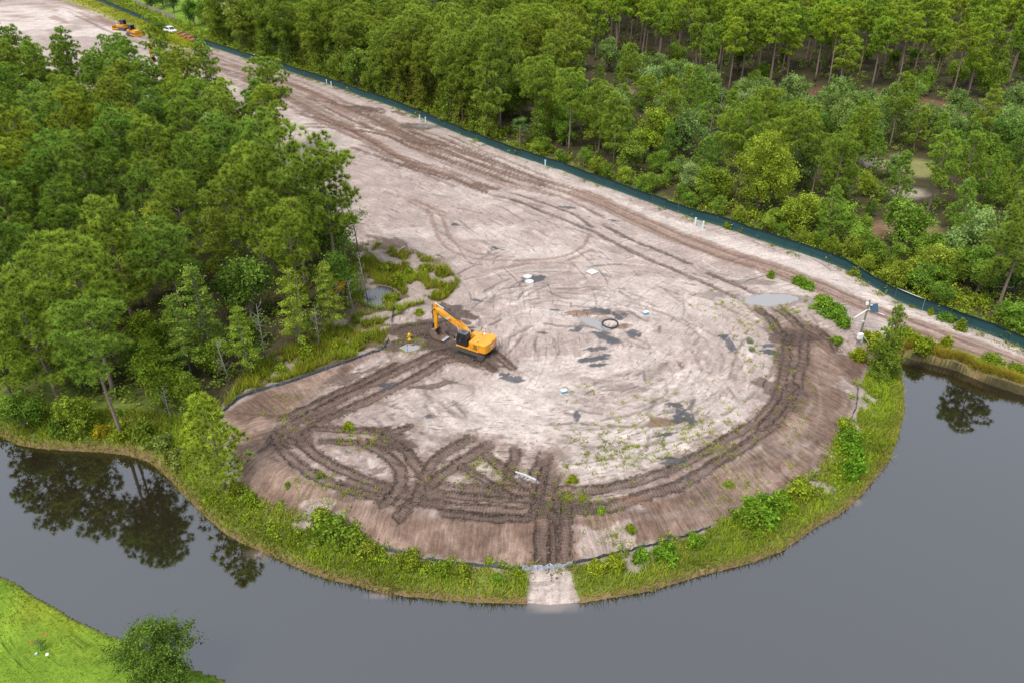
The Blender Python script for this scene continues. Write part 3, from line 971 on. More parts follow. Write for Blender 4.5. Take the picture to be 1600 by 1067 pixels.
# ------------------------------------------------------------------ water
def water_material(name, deep, shallow, ior=1.75):
    m = bpy.data.materials.new(name)
    m.use_nodes = True
    N, L = m.node_tree.nodes, m.node_tree.links
    b = N['Principled BSDF']
    a = N.new('ShaderNodeAttribute')
    a.attribute_name = 'shoal'
    mi = N.new('ShaderNodeMix')
    mi.data_type = 'RGBA'
    mi.inputs[6].default_value = (*deep, 1)
    mi.inputs[7].default_value = (*shallow, 1)
    L.new(a.outputs['Fac'], mi.inputs[0])
    L.new(mi.outputs[2], b.inputs['Base Color'])
    b.inputs['Roughness'].default_value = 0.03
    b.inputs['IOR'].default_value = ior
    n = N.new('ShaderNodeTexNoise')
    n.inputs['Scale'].default_value = 0.5
    n.inputs['Detail'].default_value = 3
    g = N.new('ShaderNodeNewGeometry')
    L.new(g.outputs['Position'], n.inputs['Vector'])
    bp = N.new('ShaderNodeBump')
    bp.inputs['Strength'].default_value = 0.06
    bp.inputs['Distance'].default_value = 0.1
    L.new(n.outputs[0], bp.inputs['Height'])
    L.new(bp.outputs[0], b.inputs['Normal'])
    return m


M['water'] = water_material('pond_water', (0.013, 0.010, 0.006), (0.25, 0.185, 0.14), 2.2)
M['puddle'] = water_material('puddle_water', (0.20, 0.18, 0.165), (0.25, 0.19, 0.14), 2.2)
M['pool'] = water_material('pool_water', (0.035, 0.032, 0.026), (0.25, 0.19, 0.14), 1.9)
wx = np.concatenate([[-900, -400, -200, -110], np.arange(-80, 90, 0.6), [110, 200, 400, 900]])
wy = np.concatenate([[-3000, -800, -200, 0, 20, 30], np.arange(37, 90, 0.5), [95, 110, 140]])
WX, WY = np.meshgrid(wx, wy)
sh = np.zeros_like(WX)
for (px, py, rx, ry, s) in [(862, 946, 3.2, .7, .5), (1331, 780, 1.3, .9, .5), (605, 927, 1.6, .5, .5), (408, 864, 2.2, .9, .5), (1425, 562, 3.0, 1.2, .1)]:
    gx, gy = at(px, py, WATER_Z)
    d = np.hypot((WX - gx) / rx, (WY - gy) / ry) + .9 * (fbm(WX * .5, WY * .5, 3, 3) - .5)
    sh = np.maximum(sh, s * sstep(1.1, .1, d))
wi = np.arange(WX.size).reshape(WX.shape)
wf = np.stack([wi[:-1, :-1], wi[:-1, 1:], wi[1:, 1:], wi[1:, :-1]], -1).reshape(-1, 4)
me = np_mesh('pond_water', np.stack([WX, WY, np.full(WX.shape, WATER_Z)], -1).reshape(-1, 3), wf, M['water'], True, {'shoal': sh.reshape(-1)})
tag(link('pond_water', me), 'still grey pond water mirroring the sky and trees', None, None, 'structure')
PUD_LAB = ['grey rain puddle below the weeds at the end of the crawler tracks', 'long muddy puddle beside the black hose coil', 'dark wetland pool among the trees at the edge of the wood', 'small puddle beside the yellow hydrant', 'brown puddle by the fence on the far haul road']
for (px, py, rx, ry, rot), z, lab in zip(PUDDLES, pud_z, PUD_LAB):
    bx, by = at(px, py)
    n = 40
    vs, ca, sa = [], math.cos(rot), math.sin(rot)
    for k in range(n):
        t = 2 * math.pi * k / n
        r = 1.4
        u, v = rx * r * math.cos(t), ry * r * math.sin(t)
        vs.append((bx + u * ca - v * sa, by + u * sa + v * ca, z))
    o = MB().add(vs, [tuple(range(n))]).build('puddle_water', M['pool'] if lab.startswith('dark') else M['puddle'])
    tag(o, lab, None, None, 'structure')


# ------------------------------------------------------------------ plants: one mesh per kind and variant
def unit(a):
    return a / (np.linalg.norm(a, axis=-1, keepdims=True) + 1e-9)


def needles(P, D, n, ln, w, rng, spread=0.75):
    k = len(P)
    d = unit(D[:, None, :] * 0.9 + rng.normal(0, spread, (k, n, 3)))
    side = unit(np.cross(d, rng.normal(0, 1, (k, n, 3))))
    L_ = ln * rng.uniform(0.75, 1.2, (k, n, 1))
    b = P[:, None, :] + d * 0.03
    v = np.stack([b - side * w / 2, b + side * w / 2, b + d * L_], 2).reshape(-1, 3)
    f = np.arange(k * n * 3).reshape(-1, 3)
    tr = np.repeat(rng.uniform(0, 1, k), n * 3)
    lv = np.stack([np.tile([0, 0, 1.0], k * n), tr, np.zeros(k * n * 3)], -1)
    return v, f, lv


def leaves(P, Nrm, n, size, rng, spread=0.35, flat=0.8, sq=(1, 1, 1)):
    k = len(P)
    c = P[:, None, :] + rng.normal(0, spread, (k, n, 3)) * np.array(sq)
    nr = unit(Nrm[:, None, :] + rng.normal(0, flat, (k, n, 3)))
    t = unit(np.cross(nr, rng.normal(0, 1, (k, n, 3))))
    b = np.cross(nr, t)
    s = size * rng.uniform(0.7, 1.3, (k, n, 1))
    v = np.stack([c - t * s, c - b * s * .55, c + t * s, c + b * s * .55], 2).reshape(-1, 3)
    f = np.arange(k * n * 4).reshape(-1, 4)
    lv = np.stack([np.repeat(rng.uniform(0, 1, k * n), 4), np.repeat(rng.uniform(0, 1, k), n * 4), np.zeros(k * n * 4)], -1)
    return v, f, lv


def trunk_mesh(name, mb, m):
    me = bpy.data.meshes.new(name)
    me.from_pydata(mb.v, [], mb.f)
    me.materials.append(m)
    me.polygons.foreach_set('use_smooth', np.ones(len(me.polygons), dtype=bool))
    return me


def pine_data(seed, h=18.0, cb=0.45, spread=3.4, nlimb=34, need=30, nl=0.52, nw=0.072, tuft=1.0, young=False, raw=False, puff=1.0):
    rng = np.random.default_rng(seed)
    mb = MB()
    lean = rng.normal(0, 0.012 * h, 2)
    axis = lambda t: np.array([lean[0] * t * t + 0.12 * math.sin(5 * t + seed), lean[1] * t * t + 0.12 * math.cos(4 * t + seed), h * t])
    r0 = 0.0125 * h + 0.02
    mb.tube([axis(t) - (np.array([0.12 * math.sin(seed), 0.12 * math.cos(seed), 0.3]) if t == 0 else 0) for t in np.linspace(0, 0.97, 9)], [r0 * (1 - 0.82 * t) * (1.25 if t == 0 else 1) for t in np.linspace(0, 1, 9)], 7)
    P, D = [], []
    az = rng.uniform(0, 6.28)
    for i in range(nlimb):
        rel = (i + rng.uniform(0, .8)) / nlimb
        t = cb + (0.97 - cb) * rel
        az += 2.4 + rng.normal(0, .35)
        if young:
            L_ = spread * (1 - rel) ** 0.85 * rng.uniform(.75, 1.1) + 0.25
            el = 0.25 + 0.6 * rel
        else:
            L_ = spread * (1 - rel) ** 0.5 * (0.45 + 0.55 * min(1, rel * 3.2 + .1)) * rng.uniform(.6, 1.15) + 0.4
            el = 0.05 + 0.75 * rel + rng.normal(0, .12)
        p0 = axis(t)
        out = np.array([math.cos(az), math.sin(az), 0])
        pts = [p0, p0 + out * L_ * .5 * math.cos(el) + np.array([0, 0, L_ * .5 * math.sin(el)]), p0 + out * L_ * math.cos(el) + np.array([0, 0, L_ * math.sin(el) + .18 * L_])]
        mb.tube(pts, [0.02 + 0.018 * L_, 0.015 + .01 * L_, 0.012], 4, caps=False)
        cl = [(pts[2], 1.0)]
        if L_ > 1.5:
            cl.append((pts[1] + rng.normal(0, .35, 3), .85))
        if L_ > 2.6:
            sd = np.array([-out[1], out[0], 0]) * rng.choice([-1, 1])
            cl.append(((pts[1] + pts[2]) / 2 + sd * rng.uniform(.8, 1.4), .9))
        for c, sc_ in cl:
            rc = (.55 + .16 * L_) * sc_ * rng.uniform(.8, 1.25) * puff
            m = max(5, int(15 * rc * rc * tuft))
            d = rng.normal(0, 1, (m, 3))
            d[:, 2] = np.abs(d[:, 2]) * 1.1 - .25
            d = unit(d)
            for q in d:
                P.append(c + q * np.array([rc, rc, rc * .6]) * rng.uniform(.7, 1.05) + np.array([0, 0, .1]))
                D.append(unit(q * .8 + np.array([0, 0, .6])))
    for k in range(5):
        P.append(axis(.97) + rng.normal(0, .25, 3) + np.array([0, 0, .2 * k * .5]))
        D.append(np.array([0, 0, 1.0]))
    v, f, lv = needles(np.array(P), np.array(D), need, nl, nw, rng, .7)
    if raw:
        tv, tf = np.array([tuple(p) for p in mb.v]), mb.f
        return v, f, lv, tv, tf
    if not young and rng.uniform() < .6:      # dead stubs below the crown
        for k in range(5):
            t = cb * rng.uniform(.5, .98)
            a = rng.uniform(0, 6.28)
            p = axis(t)
            q = p + np.array([math.cos(a), math.sin(a), .15]) * rng.uniform(.7, 1.8)
            mb.tube([p, q], [.04, .012], 4, caps=False)
    return trunk_mesh('pine_trunk', mb, M['bark']), np_mesh('pine_crown', v, f, M['needle'], False, {'lv': lv}), h


def broad_data(seed, h=8.0, r=3.2, base=0.18, nblob=11, nclump=150, nleaf=34, size=0.17, bark='bark', matn='leaf', spread=.36, top=1.0):
    rng = np.random.default_rng(seed)
    mb = MB()
    cen = []
    mid = np.array([0, 0, h * (base + 1) / 2])
    hh = h * (1 - base) / 2
    for i in range(nblob):
        d = unit(rng.normal(0, 1, 3))
        u = rng.uniform(.35, .72)
        c = mid + d * np.array([r, r, hh]) * u
        cen.append((c, rng.uniform(.30, .50) * min(r, hh * 1.2)))
    cen.append((mid + np.array([0, 0, hh * .55]), .45 * min(r, hh)))
    top_of = [c for c in cen]
    mb.tube([(0, 0, -.3), (0.05 * r, 0, h * base), (0, .05 * r, h * .6)], [.035 * h ** .8 + .03, .03 * h ** .8, .05], 6)
    for c, br in top_of:
        mb.tube([(0.03 * r, 0, h * base * rng.uniform(.7, 1.3)), tuple((c + np.array([0, 0, h * base])) / 2), tuple(c)], [.02 * h ** .8, .035, .015], 4, caps=False)
    P, Nn = [], []
    for i in range(nclump):
        c, br = cen[rng.integers(len(cen))]
        d = unit(rng.normal(0, 1, 3) + np.array([0, 0, .35]))
        rad = br * rng.uniform(.55, 1.08)
        P.append(c + d * rad * np.array([1, 1, .85]))
        Nn.append(unit(d + np.array([0, 0, .6])))
    v, f, lv = leaves(np.array(P), np.array(Nn), nleaf, size, rng, spread)
    return trunk_mesh('tree_trunk', mb, M[bark]), np_mesh('tree_crown', v, f, M[matn], False, {'lv': lv}), h


def vine_mantle(seed, h, r0, r1, nclump, nleaf=30, size=.17):
    rng = np.random.default_rng(seed)
    t = rng.uniform(0, 1, nclump) ** .9
    a = rng.uniform(0, 6.28, nclump)
    lob = 1 + .35 * np.sin(a * 3 + t * 7 + seed)
    rr = (r0 + (r1 - r0) * t) * lob * rng.uniform(.75, 1.1, nclump)
    P = np.stack([rr * np.cos(a), rr * np.sin(a), h * t], -1)
    Nn = unit(np.stack([np.cos(a), np.sin(a), np.full(nclump, .6)], -1))
    v, f, lv = leaves(P, Nn, nleaf, size, rng, .32)
    return np_mesh('vine', v, f, M['vine'], False, {'lv': lv})


def cypress_data(seed, h=13.0, r=2.6):
    rng = np.random.default_rng(seed)
    mb = MB()
    mb.tube([(0, 0, -.3), (.05, 0, h * .5), (0, .05, h * .98)], [.17, .1, .02], 6)
    P, Nn = [], []
    for i in range(44):
        rel = (i + rng.uniform()) / 44
        z = h * (.18 + .8 * rel)
        az = i * 2.4 + rng.normal(0, .3)
        L_ = r * (1 - rel) ** .6 * rng.uniform(.6, 1.1) + .3
        o = np.array([math.cos(az), math.sin(az), .12])
        mb.tube([(0, 0, z), tuple(np.array([0, 0, z]) + o * L_)], [.045, .01], 4, caps=False)
        for k in range(int(3 + L_ * 3)):
            P.append(np.array([0, 0, z]) + o * L_ * rng.uniform(.3, 1.05) + rng.normal(0, .18, 3) * np.array([1, 1, .4]))
            Nn.append(np.array([0, 0, 1.0]))
    v, f, lv = leaves(np.array(P), np.array(Nn), 18, .13, rng, .27, .5, (1, 1, .45))
    return trunk_mesh('cypress_trunk', mb, M['bark_grey']), np_mesh('cypress_crown', v, f, M['leaf'], False, {'lv': lv}), h


def sparse_data(seed, h=10.0, r=2.6, nclump=46, dead=False):
    rng = np.random.default_rng(seed)
    mb = MB()
    k1 = rng.normal(0, .35, 2)
    mb.tube([(0, 0, -.3), (k1[0], k1[1], h * .45), (k1[0] * 2.2, k1[1] * 2.2, h * .97)], [.02 + .011 * h, .012 * h * .7, .02], 6)
    P, Nn = [], []
    for i in range(17):
        rel = rng.uniform(.3, 1)
        az = i * 2.4 + rng.normal(0, .3)
        p = np.array([k1[0] * 2 * rel, k1[1] * 2 * rel, h * rel * .95])
        o = np.array([math.cos(az), math.sin(az), rng.uniform(.3, 1.1)])
        L_ = r * rng.uniform(.35, 1) * (1.15 - rel * .5)
        q = p + o * L_ * .6
        e = p + o * L_ + rng.normal(0, .25, 3)
        mb.tube([p, q, e], [.045, .028, .008], 4, caps=False)
        for k in range(2):
            mb.tube([q, q + unit(rng.normal(0, 1, 3)) * L_ * .45], [.02, .006], 3, caps=False)
        for k in range(max(1, nclump // 17)):
            P.append(e + rng.normal(0, .3, 3))
            Nn.append(np.array([0, 0, 1.0]))
    n = 3 if dead else 16
    v, f, lv = leaves(np.array(P), np.array(Nn), n, .12, rng, .3)
    return trunk_mesh('thin_trunk', mb, M['bark_grey']), np_mesh('thin_crown', v, f, M['leaf'], False, {'lv': lv}), h


def shrub_mesh(seed, r=1.2, h=1.5, nclump=60, nleaf=26, size=.13):
    rng = np.random.default_rng(seed)
    a = rng.uniform(0, 6.28, nclump)
    t = rng.uniform(0, 1, nclump)
    prof = np.sqrt(np.clip(1 - (t * .95) ** 2, 0, 1)) * (.75 + .3 * np.sin(a * 3 + seed) + .15 * np.sin(a * 7))
    rr = r * prof * rng.uniform(.55, 1.0, nclump)
    P = np.stack([rr * np.cos(a), rr * np.sin(a), .1 + h * t * rng.uniform(.75, 1.1, nclump)], -1)
    Nn = unit(np.stack([np.cos(a), np.sin(a), np.full(nclump, .9)], -1))
    return leaves(P, Nn, nleaf, size, rng, .2 * min(1, r))


KINDS = {
    'pine': [pine_data(s, h, cb, sp, nlm) for s, h, cb, sp, nlm in [(1, 18, .40, 4.4, 26), (2, 18, .48, 4.0, 23), (3, 18, .32, 4.6, 30), (4, 18, .42, 3.6, 25), (5, 18, .55, 4.6, 22), (6, 18, .36, 3.9, 28), (7, 18, .24, 4.1, 34), (8, 18, .5, 3.4, 22), (9, 18, .3, 3.6, 30)]],
    'tall': [pine_data(s, 18, cb, sp, nlm, 20, .58, .13) for s, cb, sp, nlm in [(21, .55, 3.4, 19), (22, .60, 3.0, 17), (23, .45, 3.6, 22), (24, .52, 3.0, 20), (25, .38, 3.4, 26), (26, .65, 3.3, 15)]],
    'young': [pine_data(s, 9, cb, sp, nlm, 20, .42, .075, 1.7, True, False, .72) for s, cb, sp, nlm in [(31, .14, 2.2, 34), (32, .2, 1.9, 30), (33, .1, 2.4, 36), (34, .25, 1.8, 30)]],
    'oak': [broad_data(s, 8, r, .12, nb, nc) for s, r, nb, nc in [(41, 3.6, 12, 170), (42, 3.1, 10, 150), (43, 4.0, 14, 190), (44, 2.8, 9, 140), (45, 3.3, 12, 160)]],
    'maple': [broad_data(49, 13, 5.6, .1, 20, 420, 40, .15)],
    'cypress': [cypress_data(s) for s in (51, 52, 53)],
    'sparse': [sparse_data(s) for s in (61, 62, 63)],
    'dead': [sparse_data(s, 9, 2.2, 17, True) for s in (71, 72)],
}
VINES = [vine_mantle(81, 12, 2.1, .6, 190), vine_mantle(82, 12, 1.8, .9, 180), vine_mantle(83, 12, 2.5, .5, 210)]
SHRUBS = [np_mesh('bush', *shrub_mesh(s, r, h, n)[:2], M['leaf'], False, {'lv': shrub_mesh(s, r, h, n)[2]}) for s, r, h, n in [(91, 1.2, 1.3, 60), (92, 1.0, 1.6, 55), (93, 1.4, 1.1, 70), (94, .9, 1.0, 45)]]

LABELS, N_OF = set(), {}
TREES = []


ONES = 'zero one two three four five six seven eight nine ten eleven twelve thirteen fourteen fifteen sixteen seventeen eighteen nineteen'.split()
TENS = '_ _ twenty thirty forty fifty sixty seventy eighty ninety'.split()


def say(n):
    n = int(max(0, min(99, n)))
    return ONES[n] if n < 20 else TENS[n // 10] + ('-' + ONES[n % 10] if n % 10 else '')


def place_words(x, y, z):
    px, py, _ = proj(x, y, z)
    return max(0, min(99, round(px / 16))), max(0, min(99, round(py / 10.67)))


def in_frame(x, y, h, r=3):
    """whether a plant of that height shows in the picture"""
    z0 = 0
    a, b, zc = proj(x, y, z0)
    c, d, zc2 = proj(x, y, z0 + h)
    m = r * FPX / max(zc2, 1)
    return max(a, c) + m > 0 and min(a, c) - m < 1600 and b > -5 and d < 1075


def add_tree(kind, x, y, scale, tint, name, phrase, cat, group, variant=None, rz=None, vine=False, sxy=1.0, label=None, z=None, force=False):
    vs = KINDS[kind]
    tr, cr, h0 = vs[variant % len(vs)] if variant is not None else random.choice(vs)
    h = h0 * scale
    zg = hz(x, y) if z is None else z
    if not force and not in_frame(x, y, h + zg):
        return None
    if label is None:
        a, b = place_words(x, y, zg + h * .93)
        label = f'{phrase}, top {say(a)} percent across, {say(b)} down the photo'
        if label in LABELS:
            return None
    LABELS.add(label)
    t = thing(name, label, cat, (x, y, zg - .05), random.uniform(0, 6.28) if rz is None else rz, group)
    t.scale = (scale * sxy, scale * sxy, scale)
    link('trunk', tr, t)
    c = link('crown', cr, t)
    c.color = (*tint, 1)
    if vine:
        v = link('vine', random.choice(VINES), t)
        v.color = (tint[0] * random.uniform(.85, 1.1), tint[1] * random.uniform(.85, 1.05), tint[2], 1)
        v.scale = (1, 1, h0 * .62 / 12 * random.uniform(.8, 1.2))
    N_OF[name] = N_OF.get(name, 0) + 1
    TREES.append((x, y, scale))
    return t


def tint(r, g, b, j=.12):
    k = random.uniform(1 - j, 1 + j)
    return (r * k * random.uniform(.93, 1.07), g * k, b * k * random.uniform(.9, 1.1))


SPOTS = []


def free(x, y, d):
    return all((x - a) ** 2 + (y - b) ** 2 > (d * .5 + e * .5) ** 2 for a, b, e in SPOTS)


def hand(kind, px, py, h, t, name, cat, label, vine=False, variant=0, sxy=1.0, group=None, rz=0.0, d=4.0, z0=0.0):
    x, y, z = gp(px, py, z0)
    h0 = KINDS[kind][variant % len(KINDS[kind])][2]
    SPOTS.append((x, y, d))
    return add_tree(kind, x, y, h / h0, t, name, '', cat, group, variant, rz, vine, sxy, label, z, True)


LW, RW, BW = 'trees of the wood left of the cleared ground', 'trees of the wood behind the green fence', 'bushes and single trees round the pond'
hand('young', 352, 764, 11.0, (1.35, 1.25, 1.0), 'pine_tree', 'pine', 'bright green young pine on the bank at the left end of the soil slope', variant=0, group=BW)
hand('young', 1376, 587, 9.3, (.95, .98, .85), 'pine_tree', 'pine', 'slim vine-clad pine on the bank beside the solar pole', True, 0, .68, BW)
hand('maple', 256, 1080, 7.2, (.62, .72, .75), 'oak_tree', 'tree', 'round dark green tree on the lawn at the water, lower left', variant=0, sxy=1.12, group=BW, z0=-1.8)
hand('maple', 1180, 332, 13.5, (1.3, 1.2, .8), 'broadleaf_tree', 'tree', 'large yellow-green broadleaf tree standing above the bushes behind the fence', variant=0, sxy=1.0, group=RW, d=9)
hand('pine', 782, 208, 21.5, (1.0, 1.0, 1.0), 'pine_tree', 'pine', 'tall pine with bare lower trunk just behind the fence, tallest there', variant=4, group=RW)
hand('pine', 742, 175, 20, (1.05, 1.0, 1.0), 'pine_tree', 'pine', 'tall vine-draped pine left of the tallest pine behind the fence', True, 0, group=RW)
hand('tall', 1310, 152, 14.0, (1.2, 1.15, 1), 'pine_tree', 'pine', 'lone pine with pale bare trunk in front of the dense pine stand', variant=2, sxy=1.2, group=RW, d=6)
hand('pine', 1556, 488, 16.5, (.95, .95, 1), 'pine_tree', 'pine', 'broad pine with dead lower limbs behind the fence at right edge', variant=2, group=RW, d=6)
hand('pine', 1490, 335, 13, (.95, 1.0, 1), 'pine_tree', 'pine', 'dark trunked pine left of the broad pine at the right edge', variant=1, group=RW, d=6)
hand('pine', 478, 455, 22, (1.0, 1.0, 1), 'pine_tree', 'pine', 'very tall pine at the corner of the left wood facing the pad', variant=0, group=LW, d=5)
hand('pine', 420, 450, 19.5, (1.15, 1.08, 1), 'pine_tree', 'pine', 'bright round-crowned pine just left of the very tall corner pine', variant=2, group=LW, d=5)
hand('pine', 525, 440, 20, (1.05, 1.02, 1), 'pine_tree', 'pine', 'pine nearest the sandy pad at the right edge of left wood', variant=5, group=LW, d=4)
hand('pine', 440, 246, 17.5, (1.02, 1.02, 1), 'pine_tree', 'pine', 'open-crowned pine at the wood edge against the pale haul road', variant=4, group=LW, d=5)
hand('pine', 335, 178, 15, (1.0, 1.05, 1), 'pine_tree', 'pine', 'spreading pine at the far edge of left wood beside the road', variant=6, group=LW, d=5)
hand('pine', 262, 142, 16, (1.0, 1.05, 1), 'pine_tree', 'pine', 'pine standing in front of the white pickup at the far end', variant=1, group=LW, d=5)
hand('pine', 182, 622, 19, (1.05, 1.05, 1), 'pine_tree', 'pine', 'pine with long bare trunk near the water in the left wood', variant=4, group=LW, d=5)
hand('pine', 95, 640, 16.5, (1.08, 1.05, 1), 'pine_tree', 'pine', 'full-crowned pine right at the pond edge in the left wood', variant=6, group=LW, d=5)
hand('pine', 25, 640, 15.5, (1.1, 1.08, 1), 'pine_tree', 'pine', 'pine at the pond edge closest to the left picture border', variant=6, group=LW, d=5)
for i, (px, py, h, lab) in enumerate([(150, 520, 12.5, 'yellow-green cypress, brightest in the left wood'), (225, 480, 13, 'pale cypress right of the brightest one in left wood'), (275, 470, 14.5, 'tall yellowish cypress left of the round-crowned pine'), (118, 500, 12, 'yellow-green cypress left of the brightest one'), (190, 560, 11, 'olive cypress in front of the brightest cypress'),
                                      (330, 560, 12.5, 'grey-green feathery cypress at the marsh edge of left wood'), (300, 590, 11, 'grey-green cypress beside the marsh grass'), (470, 545, 11, 'pale cypress with white stem at the head of the marsh'), (520, 520, 10, 'slim pale cypress beside the dark pool'), (390, 585, 9, 'short cypress with white stems beside the marsh')]):
    hand('cypress', px, py, h, [(1.9, 1.45, .9), (1.5, 1.35, .9), (1.45, 1.2, .8), (1.45, 1.3, .8), (1.25, 1.15, .8), (1.15, 1.2, 1.2), (1.1, 1.15, 1.1), (1.4, 1.3, 1.0), (1.3, 1.2, 1), (1.2, 1.2, .9)][i], 'cypress_tree', 'tree', lab, variant=i, group=LW, d=3, rz=i * 1.3)
hand('sparse', 562, 402, 9.5, (1.0, .95, 1.0), 'sparse_tree', 'tree', 'small crooked sparse tree leaning over the pale sand', variant=0, group=LW, d=3)
hand('sparse', 536, 492, 5.0, (3.6, .75, .5), 'sparse_tree', 'tree', 'small tree with rust-red leaves beside the dark pool', variant=1, group=LW, d=2)
for i, (px, py, h, lab) in enumerate([(500, 545, 6, 'bare grey sapling behind the rust-red tree'), (575, 470, 7.5, 'thin bare stem standing at the dark pool'), (415, 560, 7.5, 'thin bare stem at the marsh grass'), (556, 500, 6, 'leafless stem right of the rust-red tree'), (268, 660, 5, 'dead grey tree behind the bright young pine'), (360, 600, 6, 'bare tangled branch at the upper end of the silt fence')]):
    hand('dead', px, py, h, (1, 1, 1), 'bare_tree', 'tree', lab, variant=i, group=LW, d=1.5)


# palm beside the fence
def palm(px, py, h):
    x, y, z = gp(px, py)
    t = thing('palm_tree', 'blue-green fan palm with dead orange skirt behind the fence', 'palm', (x, y, z), 0, RW)
    MB().tube([(0, 0, -.2), (.1, 0, h * .75)], [.22, .17], 8).build('trunk', M['bark'], t)
    rng = np.random.default_rng(5)
    vs, fs, lv = [], [], []
    for i in range(46):
        a, el = i * 2.4, rng.uniform(-.35, 1.2)
        d = np.array([math.cos(a) * math.cos(el), math.sin(a) * math.cos(el), math.sin(el)])
        o = np.array([.1, 0, h * .75])
        c = o + d * 1.0
        s = unit(np.cross(d, np.array([0, 0, 1.0])))
        for k in range(9):
            b = (k / 8 - .5) * 2.2
            tip = c + (d * math.cos(b) + s * math.sin(b)) * 1.0 + np.array([0, 0, -.25 * abs(b)])
            n0 = len(vs)
            w = s * .06
            vs += [c - w, c + w, tip]
            fs.append((n0, n0 + 1, n0 + 2))
            lv += [(0, rng.uniform(), 0), (0, .5, 0), (1, .5, 0)]
    c = link('crown', np_mesh('palm_crown', np.array(vs), np.array(fs), M['leaf'], False, {'lv': np.array(lv)}), t)
    c.color = (.75, 1.0, 1.6, 1)
    SPOTS.append((x, y, 4))


palm(812, 232, 6.0)


def fill(poly, spacing, n_try, choose, seed):
    random.seed(seed)
    xs, ys = [p[0] for p in poly], [p[1] for p in poly]
    n = 0
    for _ in range(n_try):
        x, y = random.uniform(min(xs), max(xs)), random.uniform(min(ys), max(ys))
        if not inside(np.array([x]), np.array([y]), poly)[0]:
            continue
        sp = spacing * random.uniform(.8, 1.15)
        if not free(x, y, sp):
            continue
        if choose(x, y):
            SPOTS.append((x, y, sp))
            n += 1
    return n


LEFT_WOOD = pl([(-330, 175), (-40, 165), (40, 150), (100, 145), (180, 172), (260, 185), (370, 225), (455, 300), (530, 405), (565, 450), (545, 490), (430, 545), (375, 585), (300, 640), (240, 680), (150, 672), (60, 668), (0, 652), (-60, 640)], -.5)


def choose_left(x, y):
    px, py, _ = proj(x, y, 0)
    r = random.random()
    if px > 380 and py > 400 and r < .4:
        return add_tree('sparse', x, y, random.uniform(.8, 1.2), tint(1.0, 1.0, .9), 'sparse_tree', 'slender loose-leaved tree in left wood', 'tree', LW)
    if r < .70:
        return add_tree('pine', x, y, random.uniform(.80, 1.1) * (1.0 if py > 320 else .92), random.choice([tint(1.0, 1.0, 1), tint(1.2, 1.12, 1), tint(.8, .92, 1), tint(1.1, 1.0, .8), tint(.9, 1.0, 1.1)]), 'pine_tree', random.choice(['dense green pine in left wood', 'green pine of the left wood']), 'pine', LW)
    if r < .88:
        return add_tree('oak', x, y, random.uniform(.9, 1.35), tint(.8, .9, .9, .2), 'broadleaf_tree', 'dark broadleaf tree in left wood', 'tree', LW)
    return add_tree('cypress', x, y, random.uniform(.75, 1.0), tint(1.25, 1.15, .8), 'cypress_tree', 'yellow-green cypress in left wood', 'tree', LW)


print('left', fill(LEFT_WOOD, 5.9, 8000, choose_left, 3))
random.seed(15)
for _ in range(900):
    a, b = random.uniform(0, 560), random.uniform(420, 670)
    x, y = at(a, b, -1)
    if inside(np.array([x]), np.array([y]), LEFT_WOOD)[0] and free(x, y, 3.1) and add_tree('oak', x, y, random.uniform(.5, .95), random.choice([tint(.8, .92, .8, .2), tint(1.05, 1.02, .7, .15), tint(.65, .82, .8)]), 'broadleaf_tree', 'shaded understorey tree in left wood', 'tree', LW):
        SPOTS.append((x, y, 3.1))
random.seed(14)
for _ in range(60):
    a = random.uniform(0, 330)
    b = 668 + 22 * min(1, a / 220) - random.uniform(0, 34) - (max(0, a - 240) * .55)
    x, y = at(a, b, -1.3)
    if free(x, y, 2.2) and add_tree('oak', x, y, random.uniform(.3, .62), random.choice([tint(.8, .95, .8, .2), tint(1.1, 1.05, .7, .15), tint(.6, .8, .8)]), 'broadleaf_tree', 'leafy understorey tree at the pond edge', 'tree', LW, sxy=1.2):
        SPOTS.append((x, y, 2.2))
# trees just outside the frame on the left whose mirror image and shade reach into it
LEFT_OUT = pl([(-200, 600), (-20, 640), (0, 655), (-60, 668), (-260, 650)], -1)

# behind the fence: near edge
edge = smooth_line(FENCE_W, 3)


def along(s0, s1, off):
    """points behind the fence between two places of the photo"""
    out = []
    for i in range(len(edge) - 1):
        a, b = edge[i], edge[i + 1]
        px, py, _ = proj(a[0], a[1], 0)
        if s0 <= px <= s1:
            dx, dy = b[0] - a[0], b[1] - a[1]
            L_ = math.hypot(dx, dy)
            n = max(1, int(L_ / 2.2))
            for k in range(n):
                t = (k + random.uniform(0, 1)) / n
                out.append((a[0] + dx * t - dy / L_ * -off * -1 * -1, a[1] + dy * t + dx / L_ * -off * -1 * -1, dx / L_, dy / L_))
    return out


def behind(p, o):
    # the fence line runs towards the camera; its far side is at +normal
    return p[0] - p[3] * o, p[1] + p[2] * o


